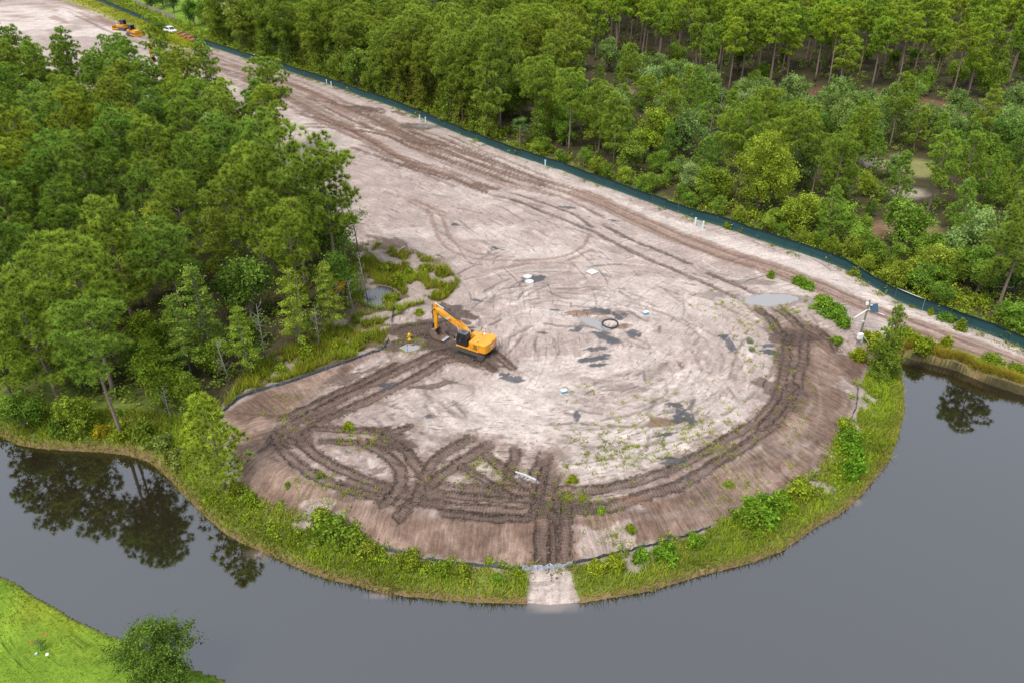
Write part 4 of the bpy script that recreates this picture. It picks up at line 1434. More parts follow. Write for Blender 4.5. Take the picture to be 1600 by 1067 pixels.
random.seed(21)
base_pts = along(-50, 1800, 0)
for p in base_pts:
    px, py, _ = proj(p[0], p[1], 0)
    if px < 300:
        continue
    if px < 800:
        for o, pr in ((3.5, .55), (7.0, .6)):
            if random.random() < pr:
                x, y = behind(p, o * random.uniform(.8, 1.3))
                if free(x, y, 3.4):
                    if random.random() < .72:
                        if add_tree('pine', x, y, random.uniform(.75, 1.08), tint(1.05, 1.02, 1), 'pine_tree', random.choice(['vine-draped pine behind the fence', 'pine hung with vines behind the fence']), 'pine', RW, vine=True):
                            SPOTS.append((x, y, 3.4))
                    elif add_tree('oak', x, y, random.uniform(.8, 1.3), tint(.95, .95, .9, .2), 'broadleaf_tree', 'leafy tree close behind the fence', 'tree', RW):
                        SPOTS.append((x, y, 3.4))
    else:
        for o, pr in ((2.3, .8), (4.6, .7), (7.5, .6), (11, .45)):
            if random.random() < pr:
                x, y = behind(p, o * random.uniform(.85, 1.2))
                if free(x, y, 2.6):
                    if add_tree('oak', x, y, random.uniform(.34, .58) if o < 5 else random.uniform(.5, .85), random.choice([tint(1.2, 1.14, .85, .2), tint(.95, 1.02, .9, .2), tint(.8, .95, .8, .15)]), 'broadleaf_tree', random.choice(['low vine-smothered tree behind the fence', 'yellow-green scrub tree behind the fence']), 'tree', RW, sxy=random.uniform(1.0, 1.25)):
                        SPOTS.append((x, y, 2.6))

RA = pl([(320, 40), (520, 125), (700, 180), (820, 215), (900, 150), (850, 90), (780, 40), (700, -30), (480, -60), (330, -20)])
RB = pl([(820, 215), (1000, 280), (1200, 355), (1400, 430), (1600, 500), (1760, 530), (1760, 240), (1600, 215), (1300, 210), (1100, 165), (900, 150)])
RC = pl([(860, 110), (960, 118), (1100, 168), (1300, 212), (1600, 228), (1760, 245), (1760, 205), (1600, 185), (1450, 178), (1290, 160), (1150, 150), (960, 112)])
RD = pl([(850, 90), (960, 100), (1150, 140), (1290, 128), (1450, 145), (1600, 163), (1800, 185), (1900, 20), (1600, 20), (1200, 20), (760, 10)])
OPEN = [(960, 140, 5), (1000, 225, 4), (1375, 245, 3.5), (1430, 252, 6), (1425, 290, 3.5), (1340, 350, 3.5), (1440, 352, 4)]
OPENW = [(*at(a, b), r + 1.8) for a, b, r in OPEN]


def is_open(x, y):
    return any((x - a) ** 2 + (y - b) ** 2 < r * r for a, b, r in OPENW)


def choose_ra(x, y):
    if random.random() < .75:
        return add_tree('pine', x, y, random.uniform(.85, 1.1), tint(1.1, 1.05, 1), 'pine_tree', 'tall pine behind the fence', 'pine', RW, vine=random.random() < .35)
    return add_tree('oak', x, y, random.uniform(1.0, 1.5), tint(.85, .92, .9, .2), 'broadleaf_tree', 'dark broadleaf tree behind the fence', 'tree', RW)


def choose_rb(x, y):
    if is_open(x, y):
        return None
    r = random.random()
    if r < .42:
        return add_tree('young', x, y, random.uniform(.6, 1.15), random.choice([tint(.9, 1.05, 1.1), tint(1.1, 1.1, 1), tint(.75, .92, 1)]), 'young_pine_tree', 'young pine behind the fence', 'pine', RW)
    if r < .56:
        return add_tree('pine', x, y, random.uniform(.5, .85), tint(1.05, 1.05, 1), 'pine_tree', 'half-grown pine behind the fence', 'pine', RW)
    if r < .95:
        return add_tree('oak', x, y, random.choice([random.uniform(.3, .55), random.uniform(.55, 1.25)]), random.choice([tint(.95, 1.05, .9, .2), tint(1.25, 1.15, .8, .2), tint(.6, .75, .85, .2), tint(.95, 1.0, 1.9, .15), tint(1.05, 1.05, 2.2, .12)]), 'broadleaf_tree', 'bushy tree behind the fence', 'tree', RW)
    return add_tree('dead', x, y, random.uniform(.6, .9), (1, 1, 1), 'bare_tree', 'bare grey tree behind the fence', 'tree', RW)


def choose_rc(x, y):
    if is_open(x, y):
        return None
    return add_tree('oak', x, y, random.uniform(.75, 1.1), tint(.95, 1.02, 1.7, .15), 'oak_tree', 'grey-green oak before the pine stand', 'oak', RW)


FAR = []


def choose_rd(x, y):
    px, py, _ = proj(x, y, 0)
    if py < 88 or N_OF.get('pine_tree', 0) > 292:
        if in_frame(x, y, 18):
            FAR.append((x, y))
            return True
        return None
    if random.random() < .28:
        return add_tree('oak', x, y, random.uniform(.5, 1.1), tint(.85, .95, .8, .25), 'broadleaf_tree', 'low dark tree under the pine stand', 'tree', RW)
    return add_tree('tall', x, y, random.uniform(.72, 1.12), random.choice([tint(1.2, 1.18, .85), tint(1.0, 1.06, .9), tint(1.15, 1.2, 1.0)]), 'pine_tree', 'bright bare-trunked pine of the pine stand', 'pine', RW, sxy=random.uniform(.85, 1.2))


print('ra', fill(RA, 5.4, 3000, choose_ra, 5), 'rc', fill(RC, 5.2, 2500, choose_rc, 7), 'rb', fill(RB, 4.1, 6000, choose_rb, 6))
print('rd', fill(RD, 5.2, 7000, choose_rd, 8), N_OF, len(FAR))
# the far rows of the pine stand, past counting: one mass
lo = [pine_data(s, 18, cb, 3.4, 18, 9, .7, .22, .7, raw=True) for s, cb in ((201, .55), (202, .62), (203, .42))]
Vs, Fs, Ls, Vt, Ft, nb, nt = [], [], [], [], [], 0, 0
frng = np.random.default_rng(77)
for (x, y) in FAR:
    v, f, lv, tv, tf = lo[frng.integers(3)]
    a, s = frng.uniform(0, 6.28), frng.uniform(.85, 1.08)
    rot = np.array([[math.cos(a), -math.sin(a), 0], [math.sin(a), math.cos(a), 0], [0, 0, 1]])
    off = np.array([x, y, hz(x, y)])
    Vs.append(v @ rot.T * s + off)
    Fs.append(f + nb)
    l2 = lv.copy()
    l2[:, 1] = np.clip(l2[:, 1] * .6 + frng.uniform(0, .5), 0, 1)
    Ls.append(l2)
    nb += len(v)
    Vt.append(tv @ rot.T * s + off)
    Ft += [tuple(i + nt for i in q) for q in tf if len(q) == 4]
    nt += len(tv)
if FAR:
    pf = thing('pine_forest', 'far rows of the bright pine stand along the top right of the photo', 'pine wood')
    pf['kind'] = 'stuff'
    o = link('crown', np_mesh('far_crowns', np.concatenate(Vs), np.concatenate(Fs), M['needle'], False, {'lv': np.concatenate(Ls)}), pf)
    o.color = (1.35, 1.2, .85, 1)
    o['kind'] = 'stuff'
    o = link('trunk', np_mesh('far_trunks', np.concatenate(Vt), np.array(Ft), M['bark'], True), pf)
    o['kind'] = 'stuff'


# ------------------------------------------------------------------ low growth
def scatter_leaves(name, pts, size, clump, h, rng, nleaf, label, cat, tintc, m='leaf'):
    x, y, hh = pts[:, 0], pts[:, 1], pts[:, 2]
    z = hz_arr(x, y)
    k = len(x)
    P, Nn = [], []
    for c in range(clump):
        a = rng.uniform(0, 6.28, k)
        r = hh * .75 * np.sqrt(rng.uniform(0, 1, k))
        t = rng.uniform(.15, 1, k)
        P.append(np.stack([x + r * np.cos(a), y + r * np.sin(a), z + hh * t * np.clip(1.15 - (r / (hh * .75 + .01)) ** 2 * .7, .2, 1)], -1))
        Nn.append(np.stack([np.cos(a) * .5, np.sin(a) * .5, np.ones(k)], -1))
    v, f, lv = leaves(np.concatenate(P), unit(np.concatenate(Nn)), nleaf, size, rng, .22)
    o = link(name, np_mesh(name, v, f, M[m], False, {'lv': lv}))
    o.color = (*tintc, 1)
    return tag(o, label, cat, None, 'stuff')


rng = np.random.default_rng(5)


def rand_in(poly, n, rng):
    xs, ys = [p[0] for p in poly], [p[1] for p in poly]
    x, y = rng.uniform(min(xs), max(xs), n), rng.uniform(min(ys), max(ys), n)
    m = inside(x, y, poly)
    return x[m], y[m]


x, y = rand_in(LEFT_WOOD, 2600, rng)
m = np.array([in_frame(a, b, 2) for a, b in zip(x, y)])
x, y = x[m][:1200], y[m][:1200]
scatter_leaves('undergrowth', np.stack([x, y, rng.uniform(.8, 3.4, len(x))], -1), .17, 7, 1.5, rng, 9, 'dark green undergrowth filling the floor of the left wood', 'undergrowth', (.85, .92, .8))
px_, py_ = [], []
for poly, n in ((RA, 900), (RB, 2200), (RC, 500)):
    x, y = rand_in(poly, n, rng)
    m = np.array([in_frame(a, b, 2) and not is_open(a, b) for a, b in zip(x, y)])
    px_.append(x[m])
    py_.append(y[m])
x, y = np.concatenate(px_), np.concatenate(py_)
scatter_leaves('undergrowth', np.stack([x, y, rng.uniform(.6, 2.4, len(x))], -1), .19, 6, 1.5, rng, 8, 'mixed green undergrowth between the trees behind the fence', 'undergrowth', (1.05, 1.05, .8))
x, y = rand_in(RD, 1100, rng)
scatter_leaves('undergrowth', np.stack([x, y, rng.uniform(.6, 3.4, len(x))], -1), .25, 6, 1.5, rng, 7, 'low green undergrowth at the feet of the pine stand', 'undergrowth', (1.0, 1.05, .9))
# ground cover just behind the fence
pp = [behind(p, random.uniform(.6, 2.6)) for p in base_pts for _ in range(3)]
pp += [behind(p, random.uniform(2.4, 9)) for p in base_pts for _ in range(7)]
pp = np.array([(a, b, random.uniform(.5, 2.0)) for a, b in pp])
scatter_leaves('undergrowth', pp, .17, 6, 1.0, rng, 8, 'yellow-green vines and weeds crowding the back of the green fence', 'undergrowth', (1.3, 1.2, .8), 'vine')


def grass(name, x, y, hmin, hmax, w, rng, label, tintc, m='grass', seed=0, lean=.35, cat='grass'):
    z = hz_arr(x, y)
    k = len(x)
    a = rng.uniform(0, 6.28, k)
    h = rng.uniform(hmin, hmax, k) * (.6 + .8 * fbm(x * .4, y * .4, 31 + seed, 3))
    d = np.stack([np.cos(a), np.sin(a), np.zeros(k)], -1)
    b = np.stack([x, y, z - .03], -1)
    ln = rng.normal(0, lean, (k, 2)) * h[:, None]
    tip = b + np.stack([ln[:, 0], ln[:, 1], h], -1)
    v = np.stack([b - d * w / 2, b + d * w / 2, tip], 1).reshape(-1, 3)
    pv = np.clip(fbm(x * .35, y * .35, 51 + seed, 4) * 1.3 - .15 + rng.normal(0, .12, k), 0, 1)
    lv = np.stack([np.tile([0, 0, 1.0], k), np.repeat(pv, 3), np.zeros(3 * k)], -1)
    o = link(name, np_mesh(name, v, np.arange(3 * k).reshape(-1, 3), M[m], False, {'lv': lv}))
    o.color = (*tintc, 1)
    return tag(o, label, cat, None, 'stuff')


bankx, banky = rng.uniform(-62, 66, 520000), rng.uniform(40, 96, 520000)
ds, dst, dr_, dl_ = samp(dS, bankx, banky), samp(dSite, bankx, banky), samp(dRamp, bankx, banky), samp(dL, bankx, banky)
wood_in = inside(bankx, banky, LEFT_WOOD)
den = fbm(bankx * .5, banky * .5, 77, 3)
colr = samp(col[..., 0], bankx, banky)
bare = colr > .19
ok = (ds > .05) & (ds < 9) & (dst < .25) & (dr_ < -.1) & ~bare & (~wood_in | (ds < 5.5)) & (den > .16)
bx_, by_ = bankx[ok], banky[ok]
print('grass blades', ok.sum())
q = rng.uniform(0, 1, len(bx_))
nf = fbm(bx_ * .3, by_ * .3, 88, 3)
straw = (q < .12) | ((nf > .56) & (q < .55)) | ((samp(dS, bx_, by_) < .9) & (q < .7))
grass('bank_grass', bx_[~straw], by_[~straw], .3, .75, .10, rng, 'tall green grass covering the bank round the pad', (1.05, 1.12, .55))
grass('bank_grass', bx_[straw], by_[straw], .3, .65, .09, rng, 'dry yellowish grass mixed along the bank and waterline', (1.25, .98, 1.1), seed=4, lean=.6)
rl = smooth_line(pl(S_PX[45:], WATER_Z), 12)
ri = rng.integers(0, len(rl) - 1, 5200)
rt = rng.uniform(0, 1, (5200, 1))
rp = np.array(rl)[ri] * (1 - rt) + np.array(rl)[ri + 1] * rt + np.stack([rng.uniform(-.1, .5, 5200), rng.uniform(-.05, .8, 5200)], -1)
rp = rp[samp(dS, rp[:, 0], rp[:, 1]) > .02]
grass('bank_reeds', rp[:, 0], rp[:, 1], .4, .95, .08, rng, 'dry brown reeds on the steep bank below the road at the cove', (1.25, .8, .8), seed=15, lean=.45)
mxx, myy = rand_in(MARSH_W, 70000, rng)
def off_water(x, y):
    m_ = np.ones(len(x), dtype=bool)
    for (a, b, rx, ry, rot) in PUDDLES:
        gx, gy = at(a, b)
        u = ((x - gx) * math.cos(rot) + (y - gy) * math.sin(rot)) / rx
        v = (-(x - gx) * math.sin(rot) + (y - gy) * math.cos(rot)) / ry
        m_ &= np.hypot(u, v) > 1.15
    return m_


cm = (samp(col[..., 0], mxx, myy) < .185) & off_water(mxx, myy) & (fbm(mxx * .55, myy * .55, 123, 3) > .40)
mxx, myy = mxx[cm], myy[cm]
q = rng.uniform(0, 1, len(mxx)) < .5 - .5 * (fbm(mxx * .3, myy * .3, 14, 3) - .5)
grass('marsh_grass', mxx[q], myy[q], .5, 1.2, .10, rng, 'rank green marsh grass between the wood and silt fence', (.8, .88, .5), seed=6)
grass('marsh_grass', mxx[~q], myy[~q], .4, 1.1, .10, rng, 'straw-coloured marsh grass between the wood and the excavator', (1.3, .92, .7), seed=7)
lx, ly = rng.uniform(-75, -12, 60000), rng.uniform(34, 62, 60000)
k = (samp(dL, lx, ly) > -.02) & (samp(dL, lx, ly) < .7)
grass('lawn_edge_grass', lx[k], ly[k], .15, .4, .08, rng, 'rough bright grass along the water edge of the lawn', (.8, 1.1, .4), seed=8)
k = (samp(dL, lx, ly) > .7) & (rng.uniform(0, 1, len(lx)) < .8)
grass('lawn_grass', lx[k], ly[k], .07, .16, .10, rng, 'short mown grass blades of the lawn', (.72, .98, .35), seed=8)
fv = [(p[0] + p[3] * o, p[1] - p[2] * o) for p in base_pts for o in np.random.default_rng(3).uniform(.15, 1.5, 60)]
fv = np.array(fv) + rng.normal(0, .35, (len(fv), 2))
kk = fbm(fv[:, 0] * .25, fv[:, 1] * .25, 61, 3) > .47
fv = fv[kk]
grass('verge_grass', fv[:, 0], fv[:, 1], .15, .6, .09, rng, 'patchy weeds and grass along the foot of the green fence', (1.0, .95, .7), seed=9)
vx = np.concatenate([np.array(vergeL)[:, 0][rng.integers(0, len(vergeL) - 1, 9000)], []])
i_ = rng.integers(0, len(vergeL) - 1, 9000)
t_ = rng.uniform(0, 1, 9000)
va = np.array(vergeL)
vp = va[i_] * (1 - t_[:, None]) + va[i_ + 1] * t_[:, None] + rng.normal(0, 2.2, (9000, 2))
grass('verge_grass', vp[:, 0], vp[:, 1], .3, .9, .22, rng, 'yellow-green weed verge beside the far end of the fence', (1.3, 1.1, .5), seed=10)
# young weeds dotted over the bare ground
wc = []
for (px, py, sx, sy, n) in [(960, 705, 70, 40, 120), (1100, 690, 70, 40, 80), (1180, 560, 50, 70, 60), (1150, 480, 60, 20, 40), (900, 610, 30, 12, 10), (760, 740, 60, 25, 45), (560, 690, 40, 20, 30), (900, 780, 60, 18, 50), (1150, 760, 60, 25, 60), (960, 830, 40, 20, 30), (520, 770, 60, 25, 40), (870, 872, 30, 8, 20), (640, 540, 30, 20, 40), (1250, 660, 30, 50, 30), (450, 640, 40, 30, 24), (1050, 650, 90, 60, 50), (1230, 480, 40, 20, 50)]:
    for _ in range(n):
        a, b = random.gauss(px, sx * .6), random.gauss(py, sy * .6)
        wc.append(at(a, b))
wc = np.array(wc)
wk = (samp(dSite, wc[:, 0], wc[:, 1]) > 0) & off_water(wc[:, 0], wc[:, 1])
wc = wc[wk]
wrep = np.repeat(wc, 16, 0) + rng.normal(0, .16, (len(wc) * 16, 2))
grass('weeds', wrep[:, 0], wrep[:, 1], .1, .35, .09, rng, 'small yellow-green weeds sprouting over the sand and soil', (1.15, 1.1, .6), seed=11, lean=.6, cat='weeds')

TB = smooth_line(T_W[6:31], 6)
wb = []
for _ in range(300):
    i = random.randrange(len(TB) - 1)
    p = TB[i]
    a, b = p[0] + random.gauss(0, .3), p[1] + random.gauss(0, .3)
    o_ = random.uniform(-.3, 2.4)
    d0 = np.array(TB[i + 1]) - np.array(p)
    d0 = d0 / (np.linalg.norm(d0) + 1e-6)
    a, b = a + d0[1] * o_, b - d0[0] * o_
    if samp(dRamp, np.array([a]), np.array([b]))[0] > -.3 or fbm(np.array([a * .25]), np.array([b * .25]), 5, 3)[0] < .46:
        continue
    wb.append((a, b, random.uniform(.2, .55)))
scatter_leaves('bank_weeds', np.array(wb), .11, 7, .6, rng, 10, 'tangled green weeds along the foot of the soil slope', 'weeds', (1.15, 1.15, .6))
# single bushes one can point at
BUSH = [(665, 425, .9, 0, (1.2, 1.0, .6)), (690, 430, .8, 1, (1.3, 1.0, .6)), (700, 455, .9, 2, (1.35, .95, .5)), (680, 462, .7, 3, (1.1, 1.1, .5)), (640, 430, .8, 0, (.8, 1.1, .6)), (620, 445, 1.0, 1, (1.1, 1.1, .6)), (612, 470, .9, 2, (1.0, 1.15, .5)), (655, 492, .7, 3, (1.0, 1.2, .5)), (605, 425, 1.1, 0, (1.0, 1.0, .7)), (575, 530, .8, 2, (1.2, 1.0, .6)), (530, 545, .9, 0, (1.05, 1.1, .5)), (480, 560, 1.0, 1, (.9, 1.05, .6)), (440, 580, .9, 3, (.9, 1.1, .6)), (560, 545, .7, 1, (1.5, .95, .5)), (520, 838, 1.5, 0, (0.79, 1.11, .7)), (548, 845, 1.3, 2, (0.84, 1.07, .7)), (505, 822, 1.2, 1, (0.95, 1.15, .7)), (575, 862, .9, 0, (1.00, 1.07, .7)), (1190, 802, 1.4, 2, (.7, 1.15, .6)), (1165, 815, 1.2, 0, (.75, 1.1, .6)), (1218, 792, 1.1, 1, (.8, 1.2, .6)), (1250, 772, 1.2, 0, (1.1, 1.25, .6)), (1325, 690, 1.1, 2, (0.63, 1.07, .55)), (1332, 712, 1.1, 0, (0.63, 1.07, .5)), (1330, 742, 1.2, 1, (0.63, 1.15, .5)), (1318, 665, .9, 3, (1.0, 1.2, .6)),
        (1303, 495, 1.3, 2, (0.73, 1.23, .7)), (1288, 482, 1.2, 0, (0.79, 1.23, .7)), (1318, 512, .9, 1, (0.63, 1.07, .6)), (1262, 452, 1.0, 3, (0.73, 1.23, .7)), (1248, 444, .9, 0, (0.79, 1.23, .7)), (1204, 434, .6, 1, (0.84, 1.23, .6)), (1280, 470, .7, 3, (0.95, 1.15, .6)), (1308, 535, .6, 0, (0.84, 1.23, .6)), (690, 893, .8, 0, (0.84, 1.11, .6)), (722, 897, .7, 1, (0.95, 1.07, .6)), (640, 880, .9, 2, (0.95, 1.07, .6)), (775, 905, .6, 3, (0.73, 1.15, .7)), (960, 885, .9, 0, (1.1, 1.2, .6)), (930, 890, .9, 3, (1.3, 1.25, .6)), (1000, 875, .8, 1, (.7, 1.2, .6)), (1040, 868, .9, 2, (.7, 1.2, .6)), (1085, 850, .8, 0, (.75, 1.2, .6)),
        (700, 500, .5, 3, (0.73, 1.23, .6)), (1440, 545, 1.3, 0, (0.95, 1.11, .5)), (1415, 530, 1.2, 2, (1.00, 1.15, .5)), (1470, 560, .9, 1, (1.25, 1.2, .5)), (1365, 545, 1.3, 1, (1.2, 1.2, .5)), (1340, 560, 1.0, 0, (1.3, 1.25, .5)), (1352, 530, .9, 3, (1.25, 1.2, .5)), (1540, 588, 1.0, 0, (.9, 1.2, .6)), (1580, 600, .9, 2, (0.84, 1.07, .5)), (1372, 575, 1.1, 3, (.7, .95, .5)), (1328, 420, .9, 1, (0.89, 1.11, .7)), (1340, 432, 1.0, 0, (0.89, 1.07, .7)), (1478, 500, .9, 2, (0.63, 1.07, .8)), (1160, 362, .8, 0, (0.95, 1.07, .7)), (1500, 515, .8, 1, (0.84, 1.07, .6)), (1455, 490, .8, 3, (1.26, 1.07, .5)), (1135, 357, .6, 1, (0.84, 1.15, .6)),
        (370, 770, .9, 1, (1.05, 1.07, .6)), (390, 785, .8, 0, (.95, 1.25, .6)), (280, 720, 1.1, 2, (.9, .98, 1.2)), (255, 700, 1.1, 0, (.8, .95, 1.1)), (225, 685, 1.2, 1, (.8, 1.0, .7)), (195, 680, 1.1, 2, (1.0, 1.2, .6)), (160, 680, .9, 0, (1.9, 1.15, .5)), (125, 678, 1.1, 2, (.75, .95, .7)), (95, 675, 1.2, 1, (.6, .85, .7)), (450, 760, .4, 3, (0.84, 1.07, .9)), (500, 745, .4, 1, (0.84, 1.07, .9)), (545, 668, .5, 0, (1.37, 1.23, .5)), (940, 800, .5, 3, (0.84, 1.23, .6)), (985, 830, .5, 1, (0.95, 1.15, .6)), (895, 752, .5, 0, (1.47, 1.11, .5)), (1135, 758, .4, 3, (0.84, 1.23, .6))]
NEAR_THINGS = [((520, 838), 'the left foot of the soil slope'), ((1190, 802), 'the lower right silt fence'), ((1330, 712), 'the right foot of the soil slope'), ((1290, 482), 'the big rain puddle'), ((720, 893), 'the front silt fence'), ((980, 880), 'the clay ramp'), ((1440, 545), 'the pond cove by the road'), ((1360, 545), 'the solar pole'), ((1470, 495), 'the green fence'), ((1330, 425), 'the green fence'), ((1150, 360), 'the green fence'), ((180, 682), 'the pond edge below left wood'), ((380, 775), 'the bright young pine'), ((700, 500), 'the excavator boom'), ((650, 450), 'the marsh beyond the excavator'), ((500, 560), 'the upper left silt fence'), ((480, 750), 'the left crawler tracks'), ((940, 790), 'the front crawler tracks'), ((1540, 590), 'the road end of the pond'), ((548, 668), 'the crossing crawler tracks'), ((1135, 758), 'the curving crawler tracks')]
for (px, py, s, v, c) in BUSH:
    x, y, z = gp(px, py)
    near_ = min(NEAR_THINGS, key=lambda q: (q[0][0] - px) ** 2 + (q[0][1] - py) ** 2)[1]
    size = 'big' if s >= 1.2 else 'middling' if s >= .8 else 'small'
    hue = 'rust-yellow' if c[0] > 1.6 else 'yellow-green' if c[0] >= 1.05 else 'bright green' if c[1] >= 1.2 else 'dark green'
    lab = f'{size} {hue} bush near {near_}, {say(round(px / 16))} percent across, {say(round(py / 10.67))} down'
    while lab in LABELS:
        lab = 'low ' + lab
    if len(lab.replace(',', '').split()) > 16:
        lab = lab.replace(' down', '').replace('the ', '', 1)
    LABELS.add(lab)
    o = link('bush', SHRUBS[v])
    o.location = (x, y, z - .05)
    o.rotation_euler = (0, 0, random.uniform(0, 6.28))
    o.scale = (s, s, s * .9)
    o.color = (min(c[0] * 1.12, c[1] * 1.02) if c[0] < 1.6 else c[0] * .85, c[1] * .88, c[2], 1)
    tag(o, lab, 'bush', BW)


# ------------------------------------------------------------------ green screen fence
FH = 1.62
panel_meshes = []
for k in range(5):
    r_ = np.random.default_rng(300 + k)
    nx_, nz_ = 7, 4
    u, w = np.meshgrid(np.linspace(0, 1, nx_), np.linspace(0, 1, nz_))
    bulge = .06 * np.sin(u * math.pi) * np.sin(w * math.pi) * r_.uniform(-1.4, 1.4) + r_.normal(0, .008, u.shape)
    top = -.05 * np.sin(u * math.pi) * w * r_.uniform(.2, 1.6)
    v1 = np.stack([u, bulge + .012, w * FH + .04 + top], -1).reshape(-1, 3)
    v2 = v1 - np.array([0, .024, 0])
    ii = np.arange(nx_ * nz_).reshape(nz_, nx_)
    q = np.stack([ii[:-1, :-1], ii[:-1, 1:], ii[1:, 1:], ii[1:, :-1]], -1).reshape(-1, 4)
    rim = list(ii[0]) + list(ii[1:, -1]) + list(ii[-1, -2::-1]) + list(ii[-2:0:-1, 0])
    rq = np.array([(rim[i], rim[i] + nx_ * nz_, rim[(i + 1) % len(rim)] + nx_ * nz_, rim[(i + 1) % len(rim)]) for i in range(len(rim))])
    panel_meshes.append(np_mesh('fence_panel', np.concatenate([v1, v2]), np.concatenate([q[:, ::-1], q + nx_ * nz_, rq]), M['screen']))
post_mesh = trunk_mesh('fence_post', MB().tube([(0, 0, -.3), (0, 0, FH + .05)], .03, 6), M['dark_post'])


def screen_fence(line, label, group=None, skip=()):
    root = thing('screen_fence', label, 'fence', (line[0][0], line[0][1], hz(*line[0])), 0, group)
    ox, oy, oz = root.location
    seg = []
    for i in range(len(line) - 1):
        a, b = line[i], line[i + 1]
        n = max(1, round(math.hypot(b[0] - a[0], b[1] - a[1]) / 2.5))
        seg += [(a[0] + (b[0] - a[0]) * k / n, a[1] + (b[1] - a[1]) * k / n) for k in range(n)]
    seg.append(line[-1])
    for i, p in enumerate(seg):
        e_ = seg[min(i + 1, len(seg) - 1)] if i < len(seg) - 1 else seg[i]
        b_ = seg[max(i - 1, 0)]
        l_ = math.hypot(e_[0] - b_[0], e_[1] - b_[1])
        ps = link('post', post_mesh, root, (p[0] - ox - (e_[1] - b_[1]) / l_ * .12, p[1] - oy + (e_[0] - b_[0]) / l_ * .12, hz(*p) - oz))
        ps.rotation_euler = (random.gauss(0, .02), random.gauss(0, .02), 0)
        if i == len(seg) - 1 or i in skip:
            continue
        q = seg[i + 1]
        L_ = math.hypot(q[0] - p[0], q[1] - p[1])
        z0, z1 = hz(*p), hz(*q)
        o = link('screen_panel', random.choice(panel_meshes), root, (p[0] - ox, p[1] - oy, z0 - oz))
        o.rotation_euler = (random.gauss(0, .025), -math.atan2(z1 - z0, L_), math.atan2(q[1] - p[1], q[0] - p[0]))
        o.scale = (L_ * .995, 1, random.uniform(.96, 1.04))
    return root


random.seed(5)
screen_fence(FENCE_W[:4], 'green screen fence section beyond the white pickup at the far end', 'green screen fence runs')
screen_fence(FENCE_W[4:22], 'long green screen fence along the haul road between pad and wood', 'green screen fence runs')
screen_fence(FENCE_W[22:], 'green screen fence section ending at the right picture edge', 'green screen fence runs')
# gate leaf standing a little proud of the fence
ga, gb = atg(1397, 467), atg(1440, 485)
L_ = math.hypot(gb[0] - ga[0], gb[1] - ga[1])
g = thing('fence_gate', 'green screened gate panel with pale top rail in the fence', 'gate', (*ga, hz(*ga)), math.atan2(gb[1] - ga[1], gb[0] - ga[0]))
o = link('screen_panel', panel_meshes[0], g)
o.scale = (L_, 1, 1.04)
MB().tube([(0, .03, FH + .06), (L_, .03, FH + .06)], .035, 6).build('top_rail', M['white'], g)
for k in (0, L_):
    MB().tube([(k, .04, -.2), (k, .04, FH + .1)], .04, 6).build('gate_post', M['post'], g)
SILT_RUNS = [([(345, 648), (372, 624), (400, 612), (440, 602), (470, 592), (510, 578), (560, 560), (600, 545), (608, 532)], 'black silt fence along the marsh at the upper left of the soil slope', .42),
             ([(612, 505), (614, 488), (618, 470)], 'short slumped silt fence piece in the marsh grass near the excavator bucket', .55),
             ([(575, 853), (640, 869), (690, 879), (740, 884), (790, 889), (815, 891)], 'black silt fence half hidden by weeds at the front foot of the slope', .45),
             ([(815, 891), (840, 890), (870, 887), (895, 882)], 'pale scuffed silt fence piece across the top of the clay ramp', .6),
             ([(895, 882), (940, 871), (1000, 857), (1060, 842), (1110, 824)], 'dark silt fence overgrown with weeds between ramp and lower bend', .42),
             ([(1185, 797), (1240, 770), (1275, 745)], 'dark silt fence at the lower right bend of the slope', .4),
             ([(1312, 692), (1324, 668), (1337, 640), (1340, 605)], 'dark silt fence along the right foot of the slope', .45)]
for line, lab, hh in SILT_RUNS:
    w = [gp(a, b, -1)[:2] for a, b in line]
    root = thing('silt_fence', lab, 'silt fence', (*w[0], hz(*w[0])), 0, 'silt fence runs')
    ox, oy, oz = root.location
    pts = []
    for i in range(len(w) - 1):
        n = max(1, round(math.hypot(w[i + 1][0] - w[i][0], w[i + 1][1] - w[i][1]) / 2.2))
        pts += [(w[i][0] + (w[i + 1][0] - w[i][0]) * k / n, w[i][1] + (w[i + 1][1] - w[i][1]) * k / n) for k in range(n)]
    pts.append(w[-1])
    pale = 'pale' in lab
    for i, p in enumerate(pts):
        MB().box((p[0] - ox, p[1] - oy, hz(*p) - oz + hh * .5), (.05, .05, hh + .25)).build('stake', M['wood'], root)
        if i == len(pts) - 1:
            break
        q = pts[i + 1]
        m = MB()
        vs, n = [], 6
        dx, dy = q[0] - p[0], q[1] - p[1]
        L_ = math.hypot(dx, dy)
        for k in range(n + 1):
            t = k / n
            x, y = p[0] + dx * t, p[1] + dy * t
            z = hz(x, y) - oz
            s_ = -math.sin(t * math.pi) * .1 * random.uniform(.3, 1.6)
            tp = math.sin(t * math.pi) * random.gauss(0, .10)
            for (o_, zz) in ((-.012, z - .05), (.012, z - .05), (tp + .012, z + hh + s_), (tp - .012, z + hh + s_)):
                vs.append((x - ox - dy / L_ * o_, y - oy + dx / L_ * o_, zz))
        fs = []
        for k in range(n):
            for e in range(4):
                fs.append((k * 4 + e, k * 4 + (e + 1) % 4, k * 4 + 4 + (e + 1) % 4, k * 4 + 4 + e))
        fs += [(3, 2, 1, 0), (n * 4, n * 4 + 1, n * 4 + 2, n * 4 + 3)]
        m.add(vs, fs).build('fabric_panel', M['silt_pale'] if pale else M['silt'], root)


